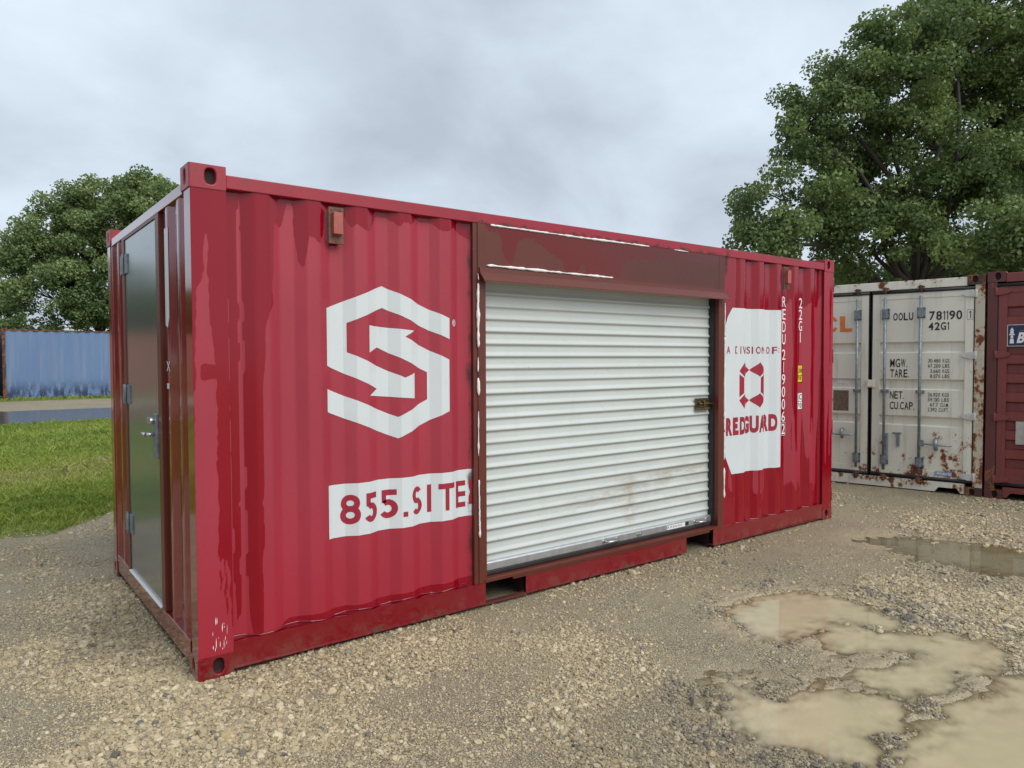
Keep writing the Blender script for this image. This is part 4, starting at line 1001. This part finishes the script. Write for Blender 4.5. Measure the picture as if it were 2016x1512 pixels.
# ================================================================ LOOSE STONES (points carry size, turn, tone; nodes place a rock on each)
def stones():
    pos = []
    cx_, cy_ = -.926, -3.797
    for r0, r1, dens in ((2.0, 4.2, 13500), (4.2, 6.0, 8500), (6.0, 9.0, 4300), (9.0, 14, 1500), (14, 20, 300)):
        a0, a1 = R(-14), R(86); area = .5*(a1-a0)*(r1*r1-r0*r0); n = int(area*dens)
        rr_ = np.sqrt(rng.random(n)*(r1*r1-r0*r0)+r0*r0); an = a0+(a1-a0)*rng.random(n)
        pos.append(np.stack([cx_+rr_*np.sin(an), cy_+rr_*np.cos(an), rr_], -1))
    p = np.concatenate(pos); x, y, rr_ = p.T
    keep = ~((x > .03) & (x < 6.03) & (y > .03) & (y < 2.41))
    keep &= (y-grass_edge(x)+(fbm(x*2, y*2, 51, 4)-.5)*1.0) < .05+.25*rng.random(len(x))**3
    # cream / maroon footprints
    lx = (x-ORG[0])*.20743-(y-ORG[1])*.97825; ly = (x-ORG[0])*.97825+(y-ORG[1])*.20743
    keep &= ~((ly > .03) & (lx > -2.45) & (lx < 2.45))
    h = height(x, y); s = np.full(x.shape, -9.0); m = (x > 1) & (x < 7) & (y > -5) & (y < 0); s[m] = puddle_sd(x[m], y[m])
    patch = fbm(x*1.1, y*1.1, 71, 4); patch2 = fbm(x*3.3, y*3.3, 72, 3)
    cover = np.clip(sstep(.36, .56, patch*.7+patch2*.3)*.62+.38, 0, 1)
    rut = sstep(.62, .70, fbm((x*.8-y*.6)*1.3, (x*.6+y*.8)*.25, 73, 3)); cover = cover*(1-.55*rut)
    foot = (x > .15) & (x < 6.1) & (y > -.09) & (y < .06)
    strip = (x > 0) & (x < 6) & (y < 0) & (y > -.5); cover = np.where(strip, cover*.6, cover); cover = np.where(foot, .45, cover)
    shore = sstep(-.32, -.02, s); inter = (s > -.30) & (x < 4.7)
    ridge = sstep(.45, .56, fbm(x*4.2, y*4.2, 81, 3))*inter
    cover = cover*(1-shore*.40)+ridge*.9
    cover = np.where(h < LV-.004, cover*.05, cover)
    cover = np.where(x > 4.9, np.where(s > 0, .05, cover), cover)
    keep &= rng.random(len(x)) < cover
    x, y, rr_, h, s, ridge, patch = [v[keep] for v in (x, y, rr_, h, s, ridge, patch)]; n = len(x)
    size = np.exp(rng.normal(0, .46, n))*.0055*(.75+.7*sstep(.4, .62, patch))*(1+.05*np.maximum(rr_-4, 0))
    size = np.minimum(size, .045)
    big = rng.random(n) < .006; size[big] *= 1.8
    tone = rng.random(n); dark = (ridge > .3) & (rng.random(n) < .55); size[ridge > .3] *= 1.2; tone[dark] = .93+.07*rng.random(dark.sum())
    V = np.stack([x, y, h+size*.12], -1)
    me = bpy.data.meshes.new('gravel_stones'); me.vertices.add(n); me.vertices.foreach_set('co', V.astype(np.float32).ravel())
    for nm, ty, ar, fld in (('scl', 'FLOAT_VECTOR', np.stack([size*rng.uniform(.8, 1.35, n), size*rng.uniform(.8, 1.2, n), size*rng.uniform(.5, .95, n)], -1), 'vector'),
                       ('rot', 'FLOAT_VECTOR', np.stack([rng.uniform(-.5, .5, n), rng.uniform(-.5, .5, n), rng.uniform(0, 6.28, n)], -1), 'vector'),
                       ('tone', 'FLOAT', tone, 'value'), ('damp', 'FLOAT', damp_at(x, y), 'value')):
        a = me.attributes.new(nm, ty, 'POINT'); a.data.foreach_set(fld, ar.astype(np.float32).ravel())
    a = me.attributes.new('vi', 'INT', 'POINT'); a.data.foreach_set('value', rng.integers(0, 5, n).astype(np.int32))
    me.update()
    t = MT('stone'); tn = t.attr('tone', 'INSTANCER')
    c = t.ramp(tn, [(0, (.25, .195, .11)), (.18, (.43, .355, .215)), (.36, (.34, .27, .155)), (.52, (.60, .52, .36)), (.66, (.43, .33, .18)), (.78, (.25, .20, .135)), (.88, (.51, .43, .27)), (.955, (.20, .175, .14)), (1, (.08, .076, .073))])
    dm = t.attr('damp', 'INSTANCER')
    t.set(t.mix(dm, t.mix(t.noise(1.7, 4), c, t.mix(.22, c, (.52, .45, .30))), t.mix(.55, c, (.105, .085, .055))), t.mixf(dm, .52, .32)); t.p.inputs['Specular IOR Level'].default_value = .4
    o = link('gravel_stones', me, t.m)
    g = bpy.data.node_groups.new('rocks', 'GeometryNodeTree')
    g.interface.new_socket('Geometry', in_out='INPUT', socket_type='NodeSocketGeometry'); g.interface.new_socket('Geometry', in_out='OUTPUT', socket_type='NodeSocketGeometry')
    gi = g.nodes.new('NodeGroupInput'); go = g.nodes.new('NodeGroupOutput'); J = g.nodes.new('GeometryNodeGeometryToInstance')
    for k in range(5):
        ic = g.nodes.new('GeometryNodeMeshIcoSphere'); ic.inputs['Radius'].default_value = .62; ic.inputs['Subdivisions'].default_value = 2
        nz = g.nodes.new('ShaderNodeTexNoise'); nz.noise_dimensions = '4D'; nz.inputs['W'].default_value = k*7.3; nz.inputs['Scale'].default_value = 1.3; nz.inputs['Detail'].default_value = 1.5
        sb = g.nodes.new('ShaderNodeVectorMath'); sb.operation = 'SUBTRACT'; sb.inputs[1].default_value = (.5, .5, .5)
        ms = g.nodes.new('ShaderNodeVectorMath'); ms.operation = 'SCALE'; ms.inputs['Scale'].default_value = 1.5
        sp = g.nodes.new('GeometryNodeSetPosition'); smt = g.nodes.new('GeometryNodeSetMaterial'); smt.inputs['Material'].default_value = t.m
        ssm = g.nodes.new('GeometryNodeSetShadeSmooth'); ssm.inputs['Shade Smooth'].default_value = False
        lk = g.links.new; lk(nz.outputs['Color'], sb.inputs[0]); lk(sb.outputs[0], ms.inputs[0]); lk(ic.outputs['Mesh'], sp.inputs['Geometry']); lk(ms.outputs[0], sp.inputs['Offset'])
        lk(sp.outputs[0], ssm.inputs[0]); lk(ssm.outputs[0], smt.inputs['Geometry']); lk(smt.outputs[0], J.inputs[0])
    ip = g.nodes.new('GeometryNodeInstanceOnPoints'); ip.inputs['Pick Instance'].default_value = True
    def na(nm, ty):
        q = g.nodes.new('GeometryNodeInputNamedAttribute'); q.data_type = ty; q.inputs['Name'].default_value = nm; return q.outputs['Attribute']
    lk(gi.outputs[0], ip.inputs['Points']); lk(J.outputs[0], ip.inputs['Instance']); lk(na('vi', 'INT'), ip.inputs['Instance Index'])
    lk(na('rot', 'FLOAT_VECTOR'), ip.inputs['Rotation']); lk(na('scl', 'FLOAT_VECTOR'), ip.inputs['Scale']); lk(ip.outputs[0], go.inputs[0])
    md = o.modifiers.new('rocks', 'NODES'); md.node_group = g
    tag(o, 'loose tan and grey gravel stones over the yard', 'gravel', kind='stuff')
    return n
print('stones', stones())

# ================================================================ GRASS
def leafmat(name, cols, rough=.5, trans=.25):
    t = MT(name); tn = t.attr('tone')
    c = t.ramp(tn, cols); t.set(c, rough); t.p.inputs['Specular IOR Level'].default_value = .35
    tl = N(t.t, 'ShaderNodeBsdfTranslucent'); t.L(t.mix(.5, c, (.16, .24, .05)), tl.inputs[0])
    mx = N(t.t, 'ShaderNodeMixShader'); mx.inputs[0].default_value = trans
    t.L(t.p.outputs[0], mx.inputs[1]); t.L(tl.outputs[0], mx.inputs[2]); t.L(mx.outputs[0], t.out.inputs[0]); return t.m
def grass():
    segs = [(-3.5, 1.6, 4.0, 7, 5200), (-4, 3, 7, 11, 2200), (-5, 5, 11, 20, 700), (-12, -4, 5, 18, 120), (.6, 12.5, 32.6, 33.8, 160), (-12, .6, 32.0, 33.2, 160)]
    P_ = []
    for x0, x1, y0, y1, dn in segs:
        n = int((x1-x0)*(y1-y0)*dn); P_.append(np.stack([rng.uniform(x0, x1, n), rng.uniform(y0, y1, n), np.full(n, (dn))], -1))
    p = np.concatenate(P_); x, y, dn = p.T
    ge = y-grass_edge(x)+(fbm(x*2, y*2, 51, 4)-.5)*1.0
    k = ((ge > -.02) & (y < 18.4+.32*x)) | (y > 30)
    thin = rng.random(len(x)) < np.where(ge < .3, .4+ge, 1); k &= thin
    x, y, dn, ge = x[k], y[k], dn[k], ge[k]; n = len(x); h = height(x, y)
    pt = fbm(x*.6, y*.9, 91, 4); cl = fbm(x*5, y*5, 92, 3)
    wdt = np.sqrt(5200/dn)**.85*.0042*rng.uniform(.7, 1.5, n)
    hgt = (.018+.05*cl*rng.random(n))*(1+.18*np.sqrt(5200/dn)-.18)*np.where(y > 30, 1.6, 1)
    tall = (cl > .60) & (rng.random(n) < .4); hgt[tall] *= 1.7
    an = rng.uniform(0, 6.28, n); dx_ = np.cos(an)*wdt; dy_ = np.sin(an)*wdt
    lean = rng.normal(0, .5, (n, 2))*hgt[:, None]
    V = np.empty((n, 4, 3)); V[:, 0] = np.stack([x-dx_, y-dy_, h-.004], -1); V[:, 1] = np.stack([x+dx_, y+dy_, h-.004], -1)
    V[:, 2] = np.stack([x+dx_*.6+lean[:, 0]*.5, y+dy_*.6+lean[:, 1]*.5, h+hgt*.65], -1); V[:, 3] = np.stack([x+lean[:, 0]*1.1, y+lean[:, 1]*1.1, h+hgt], -1)
    dryb = np.exp(-((y-8.6-.2*x)/1.5)**2)*.55
    tone = np.clip(pt*.55+dryb*(.5+rng.random(n))*.75+rng.normal(0, .10, n)+.02, 0, 1)
    F = np.arange(n*4).reshape(-1, 4)
    m_ = leafmat('grass_blades', [(0, (.11, .165, .026)), (.25, (.22, .30, .045)), (.45, (.34, .41, .08)), (.62, (.29, .34, .06)), (.8, (.42, .36, .16)), (1, (.50, .42, .24))], .5, .3)
    o = link('grass', np_mesh('grass', V.reshape(-1, 3), F, {'tone': ('FACE', tone)}), m_)
    tag(o, 'short green lawn grass with a dry straw-coloured band', 'grass', kind='stuff'); return n
print('blades', grass())
def weed(x, y, s, seed, label):
    r_ = np.random.default_rng(seed); b = []; z = float(height(np.array([x]), np.array([y]))[0]); V = []; T = []
    for k in range(46):
        a = r_.uniform(0, 6.28); l = s*r_.uniform(.5, 1.1); up = r_.uniform(.35, 1.1); w_ = s*.085; pr = None
        for j in range(4):
            t_ = j/3; c = np.array([x+math.cos(a)*l*t_, y+math.sin(a)*l*t_, z+l*up*(t_-.45*t_*t_)*1.2]); sd_ = np.array([-math.sin(a), math.cos(a), 0])*w_*(math.sin(math.pi*min(.98, t_*.85+.15)))
            if pr is not None: V += [pr[0], pr[1], c+sd_, c-sd_]; T.append(r_.uniform(.1, .4))
            pr = (c-sd_, c+sd_)
    F = np.arange(len(V)).reshape(-1, 4)
    o = link('weed', np_mesh('weed', np.array(V), F, {'tone': ('FACE', T)}), bpy.data.materials['grass_blades'])
    return tag(o, label, 'weed')
weed(-.94, 5.35, .13, 3, 'broad leafed weed clump in the lawn at the left edge')
weed(-.36, 6.15, .07, 4, 'small dark weed tuft in the lawn beside the red container')

# ================================================================ TREES
LEAF = leafmat('broadleaf_foliage', [(0, (.072, .118, .045)), (.4, (.15, .215, .078)), (.75, (.245, .32, .112)), (1, (.38, .45, .17))], .42, .36)
LEAF2 = leafmat('pale_foliage', [(0, (.12, .18, .07)), (.5, (.23, .31, .12)), (1, (.38, .46, .19))], .48, .38)
def bark():
    t = MT('bark'); t.set(t.mix(t.noise(9, 6, .7, (1, 1, .2)), (.022, .018, .015), (.07, .058, .046)), .85); t.bump(t.noise(20, 5, .7, (1, 1, .15)), .5, .03); return t.m
BARK = bark()
def tree(base, lobes, ncl, nleaf, leaf, clr, seed, label, name='broadleaf_tree', mat=None, trunk_r=.42, group=None, shell=.45, split=.30, up=.5):
    """lobes: ((x,y,z), r); clusters of leaves near the lobe surfaces, each fed by a limb"""
    g = np.random.default_rng(seed); base = np.array(base, float)
    C_ = np.array([l[0] for l in lobes], float); r_ = np.array([l[1] for l in lobes], float)
    vol = r_**2.2; pick = g.choice(len(r_), ncl*2, p=vol/vol.sum())
    d = g.normal(size=(ncl*2, 3)); d /= np.linalg.norm(d, axis=1)[:, None]
    rad = r_[pick]*(shell+(1-shell)*g.random(ncl*2)**.6)
    P_ = C_[pick]+d*rad[:, None]*np.array([1, 1, .92])
    # drop clusters buried deep inside another lobe
    dd = np.linalg.norm(P_[:, None]-C_[None], axis=2)/r_[None]; P_ = P_[(dd.min(1) > shell*.75)][:ncl]
    P_ = P_[P_[:, 2] > 1.2]; n = len(P_)
    cs = clr*g.uniform(.6, 1.35, n)
    # leaves
    idx = np.repeat(np.arange(n), (nleaf*(cs/clr)**2).astype(int)); m = len(idx)
    off = g.normal(size=(m, 3)); off /= np.linalg.norm(off, axis=1)[:, None]; off *= (g.random(m)**.42)[:, None]
    off *= cs[idx][:, None]*np.array([1, 1, .72]); Lp = P_[idx]+off
    nr = g.normal(size=(m, 3)); nr[:, 2] += up; nr += off/cs[idx][:, None]*.7; nr /= np.linalg.norm(nr, axis=1)[:, None]
    a = np.cross(nr, g.normal(size=(m, 3))); a /= np.linalg.norm(a, axis=1)[:, None]; b = np.cross(nr, a)
    ls = leaf*g.uniform(.6, 1.25, m)[:, None]
    V = np.stack([Lp-a*ls*.55, Lp+b*ls*.42+nr*ls*.12, Lp+a*ls*.6, Lp-b*ls*.42+nr*ls*.12], 1).reshape(-1, 3)
    ct = g.random(n)*.55+.12; tone = np.clip(ct[idx]+g.normal(0, .16, m), 0, 1)
    root = tag(empty(name, tuple(base)), label, 'tree', group)
    o = link('crown', np_mesh('crown', V-base, np.arange(m*4).reshape(-1, 4), {'tone': ('FACE', tone)}), mat or LEAF, root)
    # wood: trunk to a split height, limbs to lobes, branches to clusters
    top = C_[:, 2].max(); cen = C_.mean(0); fork = base+np.array([(cen[0]-base[0])*.15, (cen[1]-base[1])*.15, (top-base[2])*split])
    b_ = MB(); r0 = random.Random(seed)
    def limb(p, q, ra, rb, k=5, wob=.06, n_=7):
        p = np.array(p); q = np.array(q); L = np.linalg.norm(q-p); pts = []; rs = []
        w1 = g.normal(size=3)*L*wob; w2 = g.normal(size=3)*L*wob*.5
        for i in range(k+1):
            t_ = i/k; pts.append(tuple(p+(q-p)*t_+w1*math.sin(math.pi*t_)+w2*math.sin(2*math.pi*t_)+np.array([0, 0, L*.06*math.sin(math.pi*t_)])-base)); rs.append(ra+(rb-ra)*t_)
        b_.tube(pts, rs, n_); return pts
    limb(base-np.array([0, 0, .1]), fork, trunk_r*.8, trunk_r*.5, 5, .02, 12)
    nodes = [fork]; nr_ = [trunk_r*.6]
    for c, rr_ in zip(C_, r_):
        pts = limb(fork, c, trunk_r*.27, trunk_r*.08, 7, .07, 7)
        for k_, q in enumerate(pts[2:]): nodes.append(np.array(q)+base); nr_.append(trunk_r*(.50-.36*(k_+2)/7))
    nodes = np.array(nodes)
    for p in P_[:: 1 if n < 500 else 2]:
        dist = np.linalg.norm(nodes-p, axis=1)+np.maximum(0, nodes[:, 2]-p[2])*1.2; j = int(dist.argmin())
        limb(nodes[j], p, min(.05, nr_[j]*.6), .010, 3, .08, 4)
    b_.build('trunk', BARK, root); return root
RT = [((25.0, 8.2, 11.5), 2.1), ((29.3, 7.6, 13.6), 2.8), ((23.5, 9.4, 10.7), 1.8), ((21.4, 9.9, 6.4), 1.8), ((24.4, 9.8, 7.7), 2.0), ((26.5, 8.2, 8.6), 2.7), ((31.2, 7.2, 10.7), 3.1),
      ((24.2, 4.8, 5.2), 1.6), ((24.3, 8.5, 5.6), 1.9), ((20.5, 10.4, 5.2), 1.2), ((22.4, 9.7, 9.0), 1.1), ((26.3, 7.0, 6.4), 1.8), ((28.6, 5.0, 7.6), 2.4), ((27.0, 7.4, 12.6), 1.7)]
tree((26.6, 8.0, 0), RT, 640, 260, .125, .60, 11, 'tall broad leafy tree rising behind the cream container', trunk_r=.45)
tree((33.5, 4.6, 0), [((33.1, 5.9, 13.1), 3.3), ((32.4, 4.9, 7.7), 3.0), ((34.5, 2.0, 9.5), 3.4), ((35, 1.0, 13.5), 3.0), ((33.5, 3, 4.4), 2.6), ((36.5, -1, 6.5), 3.2)], 330, 200, .17, .75, 12, 'dark leafy tree behind the tall one, cut by the right edge', trunk_r=.45)
tree((30.5, 12.5, 0), [((30.5, 12.5, 4.2), 2.0), ((32.5, 10.0, 4.6), 2.2), ((29.0, 14.0, 3.2), 1.5), ((34.0, 8.0, 4.6), 2.2)], 170, 150, .17, .7, 13, 'low dark tree seen between the red and cream containers', trunk_r=.2)
LT = [((4.1, 45.6, 8.9), 2.4), ((6.3, 44.0, 10.2), 2.5), ((8.1, 42.6, 10.4), 2.2), ((2.6, 45.5, 7.7), 1.8), ((5.9, 44.1, 6.4), 3.0), ((3.7, 44.6, 5.1), 2.5), ((9.7, 42.6, 9.8), 2.3), ((8.9, 41.8, 6.1), 2.9), ((4.9, 45.0, 10.2), 1.2)]
tree((5.8, 44.4, 0), LT, 560, 210, .15, .62, 21, 'wide rounded tree rising above the blue container', mat=LEAF2, trunk_r=.40)
tree((-.3, 61.0, 0), [((1.1, 60.4, 6.1), 2.2), ((0.0, 61.4, 9.0), 2.4), ((-2.0, 61.4, 7.0), 2.6), ((.5, 60.4, 3.6), 2.2)], 170, 140, .24, .8, 22, 'distant dark tree at the left edge of the photograph', trunk_r=.35)
tree((1.6, 44.3, 0), [((1.6, 44.0, 3.0), 1.1), ((2.3, 44.4, 2.6), .9), ((.6, 44.2, 2.4), .9)], 60, 120, .16, .45, 23, 'low pale green bush peeping over the blue container', name='bush', mat=LEAF2, trunk_r=.08, split=.15)
for k, (x, y, s, hh) in enumerate(((-7.5, 46, .9, 5.6), (-13.5, 43, .9, 6.0), (-20, 40, .9, 5.6), (-27, 35, 1.0, 6.4), (-33, 28, 1.0, 6.0))):
    tree((x, y, 0), [((x, y, hh), 2.6*s), ((x-2.2*s, y+.5, hh*.72), 2.5*s), ((x+2.3*s, y-.4, hh*.68), 2.6*s), ((x+.3, y, hh*.42), 2.7*s)], 170, 110, .26, .9, 40+k,
         'leafy tree in the row outside the left edge', group='trees reflected in the side door', trunk_r=.35)
